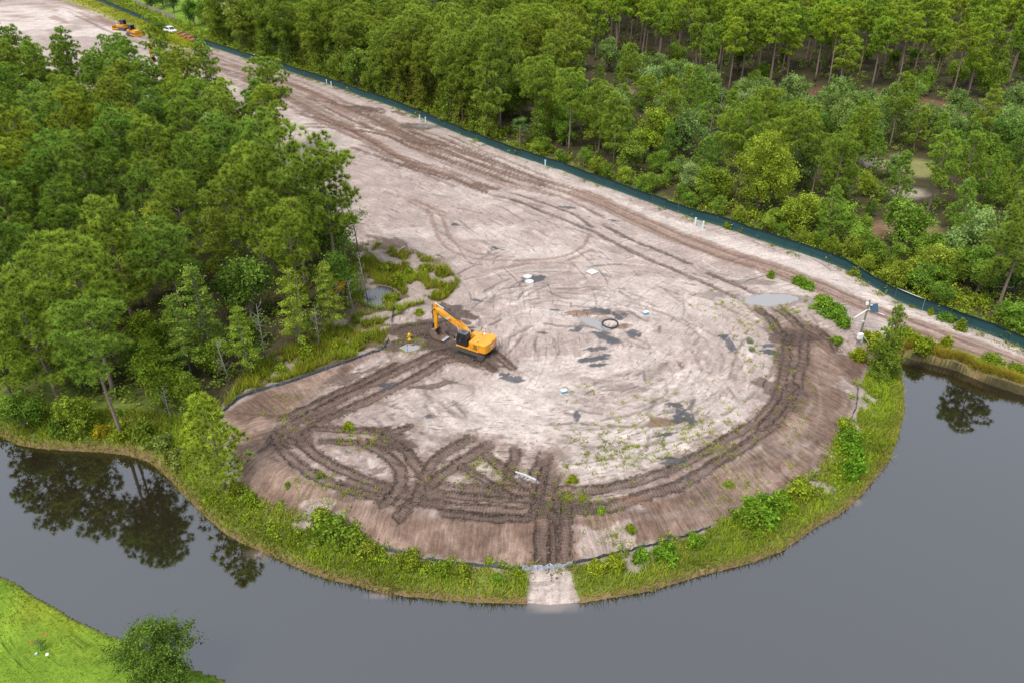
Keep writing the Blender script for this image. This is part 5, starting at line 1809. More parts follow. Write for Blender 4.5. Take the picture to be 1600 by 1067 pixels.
# ------------------------------------------------------------------ excavator
def letters(text, size, m, parent, loc, rot, name='lettering', extrude=.006):
    cu = bpy.data.curves.new(name, 'FONT')
    cu.body = text
    cu.size = size
    cu.extrude = extrude
    cu.align_x = 'CENTER'
    cu.align_y = 'CENTER'
    cu.offset = size * .02
    tmp = bpy.data.objects.new(name, cu)
    COL.objects.link(tmp)
    bpy.context.view_layer.update()
    me = bpy.data.meshes.new_from_object(tmp.evaluated_get(bpy.context.evaluated_depsgraph_get()))
    bpy.data.objects.remove(tmp)
    me.materials.clear()
    me.materials.append(m)
    o = link(name, me, parent, loc)
    o.rotation_euler = rot
    return o


def limb(p, q, w0, w1):
    """outline in x,z of a tapering bar from p to q"""
    d = Vector((q[0] - p[0], q[1] - p[1])).normalized()
    n = Vector((-d.y, d.x))
    return [(p[0] + n.x * w0, p[1] + n.y * w0), (p[0] - n.x * w0, p[1] - n.y * w0), (q[0] - n.x * w1, q[1] - n.y * w1), (q[0] + n.x * w1, q[1] + n.y * w1)]


def excavator(loc, heading, label, marks=True, tip=(5.34, 4.35), knee=(2.1, 3.2), stick_end=(5.45, 1.6), tilt=(0, 0)):
    t = thing('excavator', label, 'excavator', loc, heading)
    t.rotation_euler = (tilt[0], tilt[1], heading)
    # crawler tracks
    for sy in (1, -1):
        y0, y1 = sy * 1.19 - .31, sy * 1.19 + .31
        prof = []
        n = 12
        for k in range(n + 1):
            a = math.pi / 2 + math.pi * k / n
            prof.append((-1.72 + .44 * math.cos(a), .46 + .44 * math.sin(a)))
        for k in range(n + 1):
            a = -math.pi / 2 + math.pi * k / n
            prof.append((1.72 + .44 * math.cos(a), .46 + .44 * math.sin(a)))
        tr = MB().prism(prof, y0, y1)
        inner = MB()
        # shoes with raised bars along the belt
        per = [(-1.72 + 3.44 * k / 18, .90, 0) for k in range(19)] + [(-1.72 + 3.44 * k / 18, .02, 0) for k in range(19)]
        for x, z, _ in per:
            tr.box((x, sy * 1.19, z), (.05, .60, .05))
        for s0, cx in ((1, 1.72), (-1, -1.72)):
            for k in range(1, 7):
                a = -math.pi / 2 + math.pi * k / 7
                tr.box((cx + s0 * .44 * math.cos(a), sy * 1.19, .46 + .44 * math.sin(a)), (.05, .60, .05), Matrix.Rotation(-a * s0 + math.pi / 2, 3, 'Y'))
        trk = tr.build('crawler_track', M['track'], t)
        yo = sy * (1.19 + .315)
        MB().box((0, yo, .45), (2.9, .02, .34)).build('track_frame', M['black'], trk, .01)
        for nm, cx in (('sprocket', -1.72), ('idler', 1.72)):
            w = MB()
            w.lathe([(.36, -.02), (.36, .02), (.16, .03), (.16, .05), (.001, .05)], n=18)
            ob = w.build(nm, M['track'], trk, 0, False, (cx, yo, .46))
            ob.rotation_euler = (-sy * math.pi / 2, 0, 0)
        for k in range(6):
            w = MB().lathe([(.13, -.02), (.13, .03), (.001, .03)], n=10)
            ob = w.build('roller', M['track'], trk, 0, False, (-1.2 + .48 * k, yo + sy * .01, .2))
            ob.rotation_euler = (-sy * math.pi / 2, 0, 0)
    MB().box((0, 0, .62), (2.0, 1.8, .42)).build('undercarriage', M['black'], t, .05)
    MB().lathe([(.72, .8), (.72, 1.06), (.001, 1.06)], n=24).build('slew_ring', M['black'], t)
    # upper structure
    arc = [(-1.85 - .704 * math.cos(a) ** .55, 1.40 * math.copysign(abs(math.sin(a)) ** .6, math.sin(a))) for a in np.linspace(-math.pi / 2 + 1e-4, math.pi / 2 - 1e-4, 17)]
    body_out = [(1.25, 1.40), (-1.5, 1.40), (-1.5, -1.40), (1.25, -1.40)]
    MB().slab([(1.65, 1.40), (-1.5, 1.40), (-1.5, -1.40), (1.65, -1.40)], 1.06, 1.26).build('deck', M['yellow'], t, .03)
    cw = MB().slab([(-1.5, 1.40)] + [(x, -y) for x, y in arc] + [(-1.5, -1.40)], 1.10, 2.28)
    cwo = cw.build('counterweight', M['yellow'], t, .10)
    hood = MB().slab([(-.15, 1.38), (-1.497, 1.38), (-1.497, -1.38), (-.15, -1.38)], 1.263, 2.20).build('engine_hood', M['yellow'], t, .07)
    for k in range(6):
        MB().box((-1.05, 1.385, 1.42 + .11 * k), (.52, .02, .05)).build('louvre', M['black'], hood)
    MB().box((-.45, 1.384, 1.72), (.42, .02, .5)).build('side_door', M['yellow'], hood, .01)
    for x, y, a, b in ((-.9, .55, .5, .4), (-.9, -.3, .55, .5), (-1.3, .2, .2, .6)):
        MB().box((x, y, 2.215), (a, b, .03)).build('hood_cover', M['yellow'], hood, .01)
    for x, y in ((-.5, .9), (-.62, .55), (-1.15, .95), (-.75, -.75)):
        MB().box((x, y, 2.213), (.13, .1, .03)).build('latch', M['black'], hood)
    MB().tube([(-.55, -.95, 2.15), (-.55, -.95, 2.62), (-.62, -.95, 2.72)], .06, 10).build('exhaust_pipe', M['chrome'], hood)
    MB().lathe([(.12, 0), (.14, .1), (.1, .2), (.001, .22)], (-.95, -.85, 2.2), 12).build('air_intake', M['white'], hood)
    rail = MB()
    rail.tube([(-.2, -1.3, 2.15), (-.2, -1.3, 2.75), (-1.4, -1.3, 2.75), (-1.4, -1.3, 2.15)], .022, 6)
    rail.tube([(-.8, -1.3, 2.15), (-.8, -1.3, 2.75)], .02, 6)
    rail.build('hand_rail', M['black'], t)
    MB().box((.55, -.95, 1.60), (1.35, .86, .68)).build('tool_box', M['yellow'], t, .05)
    MB().box((1.0, -.95, 1.97), (.45, .8, .05)).build('step_plate', M['black'], t)
    # cab
    cab = MB().prism([(.18, 1.27), (1.62, 1.27), (1.66, 1.9), (1.38, 2.92), (.22, 2.92), (.12, 2.3)], .42, 1.36).build('cab', M['black'], t, .05)
    MB().prism([(.30, 1.75), (1.52, 1.75), (1.56, 1.95), (1.30, 2.80), (.32, 2.80), (.26, 2.3)], 1.362, 1.37).build('side_window', M['glass'], cab)
    MB().box((.98, 1.372, 2.1), (.05, .02, 1.5)).build('door_pillar', M['black'], cab)
    MB().box((1.05, 1.385, 1.9), (.14, .03, .04)).build('door_handle', M['chrome'], cab)
    MB().box((.75, .89, 2.945), (1.1, .86, .045)).build('cab_roof', mat('cab_roof_grey', (.09, .095, .1), .45), cab, .02)
    MB().box((.8, .89, 2.975), (.5, .5, .03)).build('roof_hatch', M['glass'], cab, .01)
    d = Vector((1.38 - 1.66, 0, 2.92 - 1.9)).normalized()
    MB().prism([(1.672, 1.95), (1.676, 1.95), (1.418, 2.86), (1.410, 2.86)], .50, 1.28).build('windscreen', M['glass'], cab)
    MB().tube([(1.5, 1.4, 2.0), (1.62, 1.62, 2.3)], .018, 6).build('mirror_arm', M['black'], cab)
    MB().box((1.63, 1.63, 2.42), (.04, .2, .3)).build('mirror', M['black'], cab, .01)
    # front: boom, stick, bucket; y offset beside the cab
    by0, by1 = -.34, .28
    foot = (.35, 1.72)
    # boom as banana profile
    f, k, p = Vector(foot), Vector(knee), Vector(tip)
    d1, d2 = (k - f).normalized(), (p - k).normalized()
    n1, n2 = Vector((-d1.y, d1.x)), Vector((-d2.y, d2.x))
    up = [f + n1 * .20, f + d1 * .9 + n1 * .40, k - d1 * .35 + n1 * .46, k + n2 * .40 + d2 * .45, k + (p - k) * .6 + n2 * .30, p + n2 * .19, p + d2 * .18]
    dn = [p - n2 * .17, k + (p - k) * .6 - n2 * .24, k + d2 * .35 - n2 * .36, k - d1 * .5 - n1 * .32, f + d1 * .8 - n1 * .32, f - n1 * .20, f - d1 * .2]
    boom = MB().prism([(a.x, a.y) for a in up + dn], by0, by1).build('boom', M['yellow'], t, .03)
    MB().tube([(p.x, by0 - .08, p.y), (p.x, by1 + .08, p.y)], .11, 12).build('boom_pin', M['black'], boom)
    for yy in (by0 - .12, by1 + .12):
        a0, a1 = Vector((1.25, 1.25)), k + d2 * .1
        md = a0 + (a1 - a0) * .58
        cyl = MB().tube([(a0.x, yy, a0.y), (md.x, yy, md.y)], .11, 10).build('boom_cylinder', M['black'], t)
        MB().tube([(md.x, yy, md.y), (a1.x, yy, a1.y)], .055, 8).build('cylinder_rod', M['chrome'], cyl)
    e = Vector(stick_end)
    sd = (e - p).normalized()
    top = p - sd * .72 + Vector((.10, 0))
    sn = Vector((-sd.y, sd.x))
    sp = [top + sn * .10, top - sn * .12, p - sn * .30 + sd * .1, e - sn * .15, e + sd * .12, e + sn * .15, p + sn * .34 + sd * .3, p + sn * .30]
    stick = MB().prism([(a.x, a.y) for a in sp], by0 + .13, by1 - .13).build('stick', M['yellow'], t, .03)
    a0 = k + d2 * .2 + n2 * .62
    a1 = top
    md = a0 + (a1 - a0) * .62
    cyl = MB().tube([(a0.x, -.03, a0.y), (md.x, -.03, md.y)], .12, 10).build('stick_cylinder', M['black'], t)
    MB().tube([(md.x, -.03, md.y), (a1.x, -.03, a1.y)], .065, 8).build('cylinder_rod', M['chrome'], cyl)
    hs = MB()
    for yy in (by0 + .08, by1 - .08, -.03):
        hs.tube([(f.x, yy, f.y + .35), (*((k + n1 * .5)[0:1]), yy, (k + n1 * .5).y), (a0.x + .3, yy, a0.y + .02), (md.x, yy, md.y + .14)], .03, 6)
    hs.build('hydraulic_hose', M['black'], t)
    of = sn if sn.x > 0 else -sn
    b0, b1 = p + sd * .35 + of * .48, e - sd * .55 + of * .40
    md = b0 + (b1 - b0) * .65
    cyl = MB().tube([(b0.x, -.03, b0.y), (md.x, -.03, md.y)], .10, 10).build('bucket_cylinder', M['black'], t)
    MB().tube([(md.x, -.03, md.y), (b1.x, -.03, b1.y)], .05, 8).build('cylinder_rod', M['chrome'], cyl)
    link_ = MB().prism(limb((b1.x, b1.y), (e.x + .42, e.y - .15), .07, .07), -.2, .14)
    link_.prism(limb((b1.x, b1.y), (e.x, e.y - .02), .06, .06), -.24, -.2)
    link_.build('bucket_linkage', M['black'], t)
    # bucket: curved shell, open towards the machine
    ex, ez = e.x, e.y
    prof = [(ex - .12, ez - .02), (ex + .38, ez - .05), (ex + .55, ez - .42), (ex + .50, ez - .85), (ex + .22, ez - 1.18), (ex - .25, ez - 1.30), (ex - .75, ez - 1.28), (ex - 1.15, ez - 1.22)]
    m = MB()
    ins = [(a - (a - ex + .2) * .06, b + (ez - .6 - b) * .06) for a, b in prof]
    n = len(prof)
    yb0, yb1 = -.66, .60
    vs = [(a, yb0, b) for a, b in prof] + [(a, yb1, b) for a, b in prof] + [(a, yb0, b) for a, b in ins] + [(a, yb1, b) for a, b in ins]
    fs = []
    for i in range(n - 1):
        fs.append((i, i + 1, n + i + 1, n + i))
        fs.append((2 * n + i + 1, 2 * n + i, 3 * n + i, 3 * n + i + 1))
    fs.append((n - 1, 2 * n - 1 + 0, 4 * n - 1, 3 * n - 1))
    fs.append((0, 2 * n, 3 * n, n))
    m.add(vs, fs)
    cheek = prof
    for yy in (yb0, yb1 - .04):
        m.prism(cheek, yy, yy + .04)
    bk = m.build('bucket', M['steel'], t, 0)
    for i in range(6):
        yy = yb0 + .1 + i * (yb1 - yb0 - .2) / 5
        MB().prism([(ex - 1.10, ez - 1.15), (ex - 1.10, ez - 1.27), (ex - 1.42, ez - 1.2)], yy - .06, yy + .06).build('tooth', M['chrome'], bk)
    if marks:
        bm_ = k + (p - k) * .42
        ang = math.atan2(p.y - k.y, p.x - k.x)
        # on the near (left-hand) face of the boom; reads when the arm points to the left
        lo_ = letters('CAT', .40, M['white'], boom, (bm_.x, by1 + .006, bm_.y + .0), (math.pi / 2, -ang + 0.0, math.pi))
        MB().prism([(bm_.x - .52, bm_.y - .30), (bm_.x - .16, bm_.y - .18), (bm_.x - .40, bm_.y + .02)], by1 + .001, by1 + .005).build('red_wedge', M['red'], boom)
        MB().prism([(bm_.x - .42, bm_.y - .26), (bm_.x + .4, bm_.y + .06), (bm_.x + .36, bm_.y - .03), (bm_.x - .3, bm_.y - .28)], by1 + .0005, by1 + .003).build('black_wedge', M['black'], boom)
        xr = -1.5 - .35 - 1.28 * .55
        letters('CAT', .52, M['white'], cwo, (xr - .085 - .0, .02, 1.74), (math.pi / 2, 0, -math.pi / 2))
        MB().add([(xr - .06, -.20, 1.50), (xr - .055, -.66, 1.58), (xr - .05, -.62, 1.98), (xr - .055, -.50, 1.98),
                  (xr + .10, -.20, 1.50), (xr + .10, -.66, 1.58), (xr + .10, -.62, 1.98), (xr + .10, -.50, 1.98)], [(0, 3, 2, 1), (4, 5, 6, 7), (0, 1, 5, 4), (1, 2, 6, 5), (2, 3, 7, 6), (3, 0, 4, 7)]).build('red_wedge', M['red'], cwo)
        MB().add([(xr - .07, .05, 1.52), (xr - .07, -.36, 1.52), (xr - .07, -.30, 1.70),
                  (xr + .1, .05, 1.52), (xr + .1, -.36, 1.52), (xr + .1, -.30, 1.70)], [(0, 2, 1), (3, 4, 5), (0, 1, 4, 3), (1, 2, 5, 4), (2, 0, 3, 5)]).build('black_wedge', M['black'], cwo)
    return t


ex_, ey_ = at(741, 547)
excavator((ex_, ey_, hz(ex_, ey_) - .04), math.atan2(.51, -.86), 'orange-yellow crawler excavator with raised boom digging at the edge of the pad')
fx, fy = at(262, 108)
excavator((fx, fy, hz(fx, fy)), math.atan2(.5, -.86), 'orange excavator mostly hidden behind the far pines, only its arm showing', False, (5.4, 5.2), (2.2, 4.2), (5.2, 2.4))


# ------------------------------------------------------------------ bulldozers and pickup at the far end
def bulldozer(loc, heading, label, tintm):
    t = thing('bulldozer', label, 'bulldozer', loc, heading, 'bulldozers parked at the far end')
    for sy in (1, -1):
        prof = [(-1.7, .1), (1.5, .1), (1.85, .45), (1.5, .95), (-1.4, 1.05), (-1.95, .6)]
        MB().prism(prof, sy * 1.15 - .3, sy * 1.15 + .3).build('crawler_track', M['track'], t, .06)
    MB().prism([(-1.6, .6), (1.7, .6), (1.75, 1.55), (.3, 1.75), (.2, 1.5), (-1.6, 1.5)], -.75, .75).build('engine_hood', tintm, t, .06)
    MB().box((-1.15, 0, 1.62), (1.2, 2.0, .3)).build('fender', tintm, t, .05)
    cab = MB().prism([(-1.5, 1.7), (.1, 1.7), (0, 2.95), (-1.35, 2.95)], -.7, .7).build('cab', M['glass'], t, .04)
    MB().box((-.68, 0, 3.0), (1.6, 1.6, .1)).build('cab_roof', M['black'], cab, .03)
    MB().tube([(.9, .3, 1.6), (.9, .3, 2.5)], .07, 8).build('exhaust_pipe', M['black'], t)
    MB().prism([(2.35, .05), (2.6, .05), (2.45, .6), (2.5, 1.35), (2.38, 1.35), (2.3, .6)], -1.75, 1.75).build('blade', tintm, t, .02)
    for sy in (1, -1):
        MB().prism([(.2, .45), (2.4, .35), (2.4, .55), (.2, .7)], sy * 1.55 - .08, sy * 1.55 + .08).build('push_arm', tintm, t)
    return t


bx, by = at(210, 56)
bulldozer((bx, by, hz(bx, by)), math.atan2(-.5, .86), 'orange bulldozer with dark cab on the far sand, blade to the road', M['yellow'])
bx, by = at(192, 47)
bulldozer((bx, by, hz(bx, by)), math.atan2(.3, -.9), 'second bulldozer just behind the first, its dark cab showing', M['yellow'])


def pickup(loc, heading):
    t = thing('pickup_truck', 'white pickup parked against the fence at the far end', 'pickup', loc, heading)
    wp = M['white']
    MB().prism([(-2.7, .45), (2.7, .45), (2.75, .95), (1.55, 1.1), (-2.72, 1.1)], -.95, .95).build('body', wp, t, .06)
    cab = MB().prism([(1.6, 1.1), (.95, 1.85), (-.85, 1.85), (-1.1, 1.1)], -.85, .85).build('cab', wp, t, .06)
    MB().prism([(1.42, 1.18), (.92, 1.74), (-.75, 1.74), (-.95, 1.18)], .852, .86).build('side_window', M['glass'], cab)
    MB().prism([(1.42, 1.18), (.92, 1.74), (-.75, 1.74), (-.95, 1.18)], -.86, -.852).build('side_window', M['glass'], cab)
    MB().prism([(1.56, 1.16), (1.58, 1.17), (1.02, 1.79), (1.0, 1.78)], -.72, .72).build('windscreen', M['glass'], cab)
    MB().box((-1.9, 0, 1.105), (1.5, 1.6, .02)).build('cargo_bed', M['black'], t)
    for x in (-1.75, 1.75):
        for sy in (1, -1):
            w = MB().tube([(x, sy * .72, .4), (x, sy * .98, .4)], .4, 16).build('wheel', M['tyre'], t)
            MB().tube([(x, sy * .97, .4), (x, sy * .99, .4)], .22, 12).build('rim', M['chrome'], w)
    for sy in (1, -1):
        MB().box((2.72, sy * .7, .8), (.06, .35, .16)).build('headlight', M['chrome'], t, .01)
    return t


px_p, py_p = at(266, 52)
pickup((px_p, py_p, hz(px_p, py_p)), math.atan2(-.62, .78))
for i, (a, b) in enumerate([(283, 54), (287, 58), (291, 58), (295, 61), (299, 61), (302, 65), (305, 65)]):
    x, y = at(a, b)
    o = MB()
    pts = [(-1.6, 0, .42), (-.8, .03, .45), (0, 0, .43), (.8, -.03, .45), (1.6, 0, .42)]
    o.tube(pts, [.36, .42, .43, .42, .36], 10)
    ob = o.build('straw_roll', M['roll'], None, .04, True)
    ob.location = (x, y, hz(x, y) + (0.0 if i % 2 == 0 else .05))
    ob.rotation_euler = (0, 0, 1.2 + random.gauss(0, .12))
    tag(ob, f'{["first", "second", "third", "fourth", "fifth", "sixth", "seventh"][i]} red-brown roll from the pickup in the row by the fence gap', 'roll', 'red-brown rolls by the fence gap')


# ------------------------------------------------------------------ houses and garden fence at the far end
def house(px, py, lab, w, d, hh, rz, wall, dx=0, dy=0):
    x, y = at(px, py)
    t = thing('house', lab, 'house', (x + dx, y + dy, hz(x, y)), rz, 'houses beyond the fence')
    MB().box((0, 0, hh / 2), (w, d, hh)).build('wall', wall, t)
    r = MB()
    e, rh = .6, d * .28
    r.add([(-w / 2 - e, -d / 2 - e, hh), (w / 2 + e, -d / 2 - e, hh), (w / 2 + e, d / 2 + e, hh), (-w / 2 - e, d / 2 + e, hh), (-w / 2 + d * .4, 0, hh + rh), (w / 2 - d * .4, 0, hh + rh)],
          [(0, 1, 5, 4), (1, 2, 5), (2, 3, 4, 5), (3, 0, 4), (3, 2, 1, 0)])
    r.build('roof', M['roof'], t)
    for k in range(3):
        wx_ = -w / 2 + w * (k + .5) / 3
        wn = MB().box((wx_, -d / 2 - .02, hh * .52), (1.3, .06, 1.2)).build('window', M['white'], t)
        MB().box((wx_, -d / 2 - .06, hh * .52), (1.1, .02, 1.0)).build('pane', M['glass'], wn)
    MB().box((w / 2 - 1.2, -d / 2 - .03, 1.05), (.95, .06, 2.1)).build('door', M['wood'], t)
    return t


house(345, 18, 'tan house with grey roof glimpsed between trees at the top', 13, 9, 3.0, -.55, M['stucco'], 4, 6)
house(318, -4, 'grey-roofed house behind the tan one at the top edge', 14, 10, 3.2, -.55, M['concrete'], 0, 10)
fa, fb = at(212, 8), at(276, 34)
gf = thing('wooden_fence', 'weathered grey board fence along the garden lawn at the far end', 'fence', (*fa, hz(*fa)))
Lf = math.hypot(fb[0] - fa[0], fb[1] - fa[1])
nb_ = int(Lf / .3)
bd = MB().box((0, 0, .9), (.27, .03, 1.8)).build('board', M['wood'], gf)
bang = math.atan2(fb[1] - fa[1], fb[0] - fa[0])
for k in range(nb_):
    o = bd if k == 0 else link('board', bd.data, gf)
    t = k / nb_
    x, y = fa[0] + (fb[0] - fa[0]) * t, fa[1] + (fb[1] - fa[1]) * t
    o.location = (x - fa[0], y - fa[1], hz(x, y) - hz(*fa))
    o.rotation_euler = (0, 0, bang)
    o.scale = (1, 1, random.uniform(.94, 1.03))
fc, fd = at(300, 22), at(330, 30)
for i, (px, py, h, tn, lab) in enumerate([(237, 16, 7, (.6, .7, 1.0), 'dark garden tree beside the board fence'), (272, 20, 8, (.75, .85, 1.5), 'blue-grey garden tree in front of the houses'), (256, 12, 7.5, (.7, .8, 1.3), 'grey-green garden tree between the two garden lawns'), (305, 42, 9, (.7, .9, .9), 'dark leafy tree at the end of the board fence'), (325, 44, 10, (.8, .95, .9), 'dark vine-hung tree in front of the tan house')]):
    hand('oak', px, py, h, tn, 'broadleaf_tree', 'tree', lab, variant=i, group=RW, rz=i)


# ------------------------------------------------------------------ pipe stubs along the fence
ORD = ['first', 'second', 'third', 'fourth', 'fifth', 'sixth', 'seventh', 'eighth', 'ninth', 'tenth', 'eleventh', 'twelfth']
pipe_px = [(1086, 352), (1098, 358), (842, 255), (852, 259), (656, 188), (665, 191), (511, 133), (518, 136), (391, 89), (398, 91)]
for i, (a, b) in enumerate(pipe_px):
    x, y = at(a, b)
    hgt = 1.25 if i < 2 else 1.05
    t = thing('pipe_stub', f'{ORD[i]} pale blue upright pipe stub by the fence, counted from the pond end', 'pipe', (x, y, hz(x, y)), 0, 'pipe stubs by the fence')
    MB().tube([(0, 0, -.2), (0, 0, hgt)], .13, 12).build('pipe', M['pvc'], t)
    MB().tube([(0, 0, hgt - .12), (0, 0, hgt + .06)], .155, 12).build('cap', M['pvc'], t, .01)

# hydrant, stake and small things on the pad
x, y, z = gp(640, 531)
t = thing('fire_hydrant', 'yellow fire hydrant in the mud beside the excavator', 'hydrant', (x, y, z), .6)
MB().lathe([(.26, -.1), (.26, .06), (.15, .08), (.15, .62), (.19, .64), (.19, .72), (.17, .80), (.10, .92), (.04, .96), (.04, 1.02), (.001, 1.02)], n=16).build('barrel', M['hydrant'], t, 0, True)
for a in (0, math.pi / 2, math.pi):
    MB().tube([(0, 0, .5), (math.cos(a) * .27, math.sin(a) * .27, .5)], .085, 10).build('nozzle', M['hydrant'], t)
x, y, z = gp(637, 551)
t = thing('marker_stake', 'orange-topped stake with blue band near the hydrant', 'stake', (x, y, z))
MB().box((0, 0, .35), (.07, .05, .9)).build('stake', M['wood'], t)
MB().box((0, 0, .62), (.09, .07, .3)).build('band', M['blue'], t)
x, y, z = gp(1065, 492)
t = thing('marker_stake', 'thin pale stake standing alone on the sand', 'stake', (x, y, z), .3)
MB().box((0, 0, .4), (.05, .05, 1.3)).build('stake', M['white'], t)
for i, (a, b, lab) in enumerate([(824, 433, 'upper white manhole ring in the dark wet stain'), (827, 441, 'lower white manhole ring in the dark wet stain')]):
    x, y, z = gp(a, b)
    t = thing('manhole', lab, 'manhole', (x, y, z), 0, 'manhole rings')
    MB().lathe([(.62, -.1), (.62, .14), (.40, .14), (.40, .08), (.001, .08)], n=24).build('ring', M['concrete'], t)
    MB().lathe([(.38, .08), (.38, .11), (.001, .11)], n=24).build('cover', M['white'], t)
x, y, z = gp(925, 426)
t = thing('white_board', 'white square board lying flat on the sand with a small dark mark', 'board', (x, y, z + .02), .72)
MB().box((0, 0, .09), (1.15, 1.15, .06)).build('board', M['white'], t, .01)
MB().tube([(-.2, .05, .13), (0, -.06, .15), (.1, .05, .13), (.25, 0, .13)], .035, 6).build('mark', M['black'], t)
x, y, z = gp(953, 507)
hc = MB()
hr = np.random.default_rng(4)
pts = [(x + math.cos(a) * (.98 + .03 * math.sin(3 * a)), y + math.sin(a) * 1.05, z + .12 + .05 * math.sin(2 * a)) for a in np.linspace(.35, 6.9, 44)]
hc.tube(pts, [.085 + (.012 if i % 2 else 0) for i in range(len(pts))], 8)
tag(hc.build('hose_coil', M['hose']), 'black corrugated drain hose coiled at the end of the muddy puddle', 'hose')
for (a, b, lab) in [(1009, 491, 'small pale blue tub on the sand beyond the hose coil'), (881, 613, 'small blue and white tub near dry weeds in the middle of the pad')]:
    x, y, z = gp(a, b)
    t = thing('plastic_tub', lab, 'tub', (x, y, z), .4)
    MB().slab([(-.3, -.2), (.3, -.2), (.3, .2), (-.3, .2)], 0, .3).build('tub', M['blue'], t, .03)
    MB().slab([(-.33, -.23), (.33, -.23), (.33, .23), (-.33, .23)], .3, .36).build('lid', M['white'], t, .01)
x, y, z = gp(822, 744)
tag(MB().tube([(x - 1.0, y + .55, z + .1), (x, y, z + .14), (x + .95, y - .6, z + .1)], .09, 8).build('white_pipe', M['concrete']), 'pale pipe lying in the mud among the front crawler tracks', 'pipe')
for (p0, p1, r, lab) in [((621, 397), (633, 387), .12, 'bleached log in the dirt pile at the wood edge'), ((683, 400), (695, 406), .07, 'dark stick lying on sand beyond the marsh')]:
    a, b = gp(*p0), gp(*p1)
    tag(MB().tube([(a[0], a[1], a[2] + .15), ((a[0] + b[0]) / 2, (a[1] + b[1]) / 2, (a[2] + b[2]) / 2 + .3), (b[0], b[1], b[2] + .2)], [r, r * .9, r * .5], 7).build('log', M['log'] if r > .1 else M['bark'], None, 0, True), lab, 'log')

# solar pole and white cabinet on the bank
x, y, z = gp(1345, 520)
t = thing('solar_pole', 'dark pole with solar panel and white arms beside the haul road', 'pole', (x, y, z), 0)
MB().tube([(0, 0, -.4), (.02, 0, 4.6)], [.13, .10], 10).build('pole', M['pole'], t)
pm = Matrix.Rotation(R(-8), 3, 'Y') @ Matrix.Rotation(R(62), 3, 'X')
pn = MB().box((.75, -.12, 3.55), (.95, 1.1, .05), pm).build('solar_panel', M['panel'], t)
MB().tube([(.1, -.1, 3.4), (2.1, -.35, 2.75)], .05, 6).build('arm', M['white'], t)
MB().tube([(.05, -.05, 3.35), (-1.55, -.5, 2.45)], .06, 6).build('arm', M['white'], t)
MB().tube([(-.95, -.3, 2.75), (-.15, -.1, 1.75)], .04, 6).build('brace', M['white'], t)
MB().box((-.22, -.05, 4.15), (.3, .3, .35)).build('sensor_box', M['white'], t, .03)
MB().box((-.25, -.1, 1.7), (.45, .3, .25)).build('meter_box', M['concrete'], t, .03)
MB().box((.3, -.14, 4.0), (.3, .1, .12)).build('lamp', M['white'], t, .02)
x, y, z = gp(1339, 540)
t = thing('control_cabinet', 'white box on a post with slanting brace on the bank', 'cabinet', (x, y, z), .2)
MB().tube([(0, 0, -.3), (0, 0, 1.1)], .05, 8).build('post', M['post'], t)
MB().box((0, -.12, 1.4), (.62, .42, .75)).build('cabinet_box', M['white'], t, .05)
MB().box((.38, -.1, .65), (.25, .2, .35)).build('meter_box', M['concrete'], t, .02)
MB().tube([(.25, -.05, 1.6), (1.55, -.55, .05)], .03, 6).build('brace', M['white'], t)

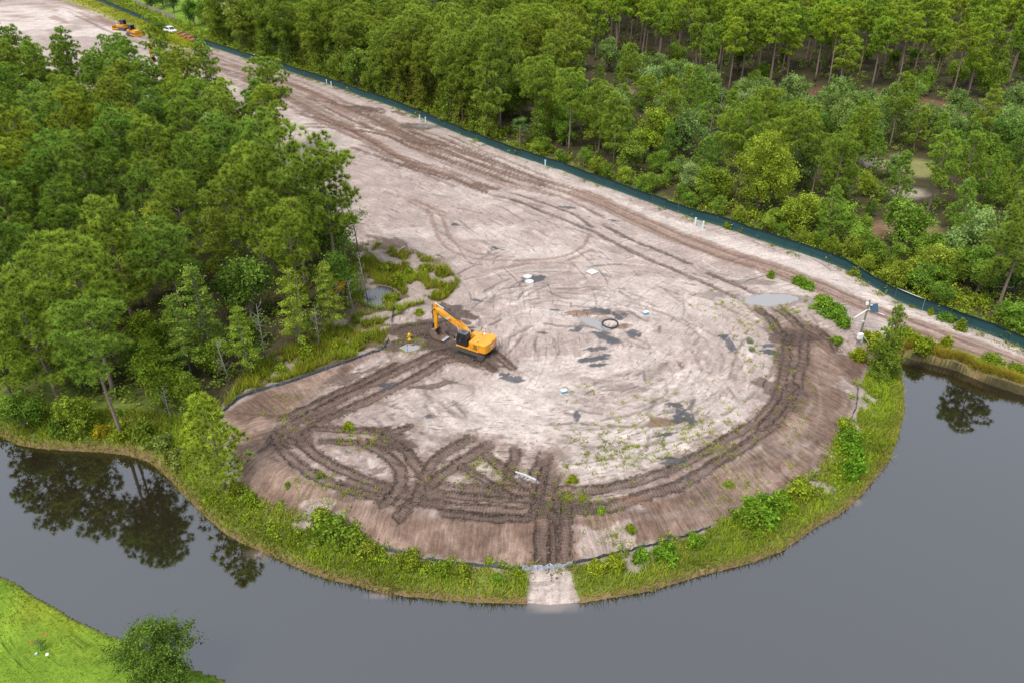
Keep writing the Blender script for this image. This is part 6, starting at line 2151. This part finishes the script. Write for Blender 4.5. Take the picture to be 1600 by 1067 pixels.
# lawn: young shrub with red flowers, stone, blue pot
x, y, z = gp(66, 1012, -1.8)
t = thing('flower_shrub', 'thin young shrub with red flowers planted on the lawn', 'shrub', (x, y, z))
sv, sf, sl_ = shrub_mesh(401, .42, 1.1, 14, 14, .07)
c = link('leaves', np_mesh('shrub_leaves', sv, sf, M['leaf'], False, {'lv': sl_}), t)
c.color = (.7, .9, 1.2, 1)
st = MB()
for k in range(4):
    a = k * 1.6
    st.tube([(0, 0, 0), (.25 * math.cos(a), .25 * math.sin(a), .6), (.4 * math.cos(a), .4 * math.sin(a), 1.1)], [.025, .018, .008], 5)
st.build('stem', M['bark'], t)
for (dx, dy, dz) in ((-.9, .35, .45), (-.45, .3, .5), (.1, .5, 1.15), (.45, .5, 1.05)):
    MB().lathe([(.001, -.06), (.07, -.02), (.07, .03), (.001, .07)], (dx, dy, dz), 8).build('flower', M['pink'], t, 0, True)
st2 = MB().tube([(0, 0, .1), (-.5, .3, .45), (-.95, .38, .48)], [.02, .015, .008], 5)
st2.build('stem', M['bark'], t)
x, y, z = gp(74, 1022, -1.8)
tag(MB().lathe([(.13, -.05), (.14, .05), (.08, .09), (.001, .1)], (x, y, z), 9).build('stone', M['white'], None, 0, True), 'small white stone at the foot of the flowering shrub', 'stone')
x, y, z = gp(57, 1022, -1.8)
tag(MB().lathe([(.07, -.02), (.1, .14), (.08, .14), (.07, .08), (.001, .08)], (x, y, z), 12).build('plant_pot', M['pvc']), 'small pale blue pot beside the flowering shrub', 'pot')

# clods thrown up along the crawler tracks
ck = np.random.default_rng(91)
cv, cf, nb = [], [], 0
ico = np.array([(1, 0, 0), (-1, 0, 0), (0, 1, 0), (0, -1, 0), (0, 0, 1), (0, 0, -1)], float)
icf = np.array([(0, 2, 4), (2, 1, 4), (1, 3, 4), (3, 0, 4), (2, 0, 5), (1, 2, 5), (3, 1, 5), (0, 3, 5)])
for line, w in DARK:
    ln_ = smooth_line(pl(line))
    for i in range(len(ln_) - 1):
        a, b = np.array(ln_[i]), np.array(ln_[i + 1])
        d = b - a
        L_ = np.linalg.norm(d) + 1e-6
        nn = np.array([-d[1], d[0]]) / L_
        for k in range(int(L_ * 7) + 1):
            p = a + d * ck.uniform() + nn * (ck.choice([-1, 1]) * w * ck.uniform(.35, .85))
            s = ck.uniform(.04, .15)
            v = ico * s * ck.uniform(.6, 1.3, (6, 3))
            cv.append(v + np.array([p[0], p[1], hz(p[0], p[1]) + s * .3]))
            cf.append(icf + nb)
            nb += 6
tag(link('soil_rubble', np_mesh('soil_rubble', np.concatenate(cv), np.concatenate(cf), M['clod'])), 'dark clods of earth thrown up beside the crawler tracks', 'earth clods', None, 'stuff')
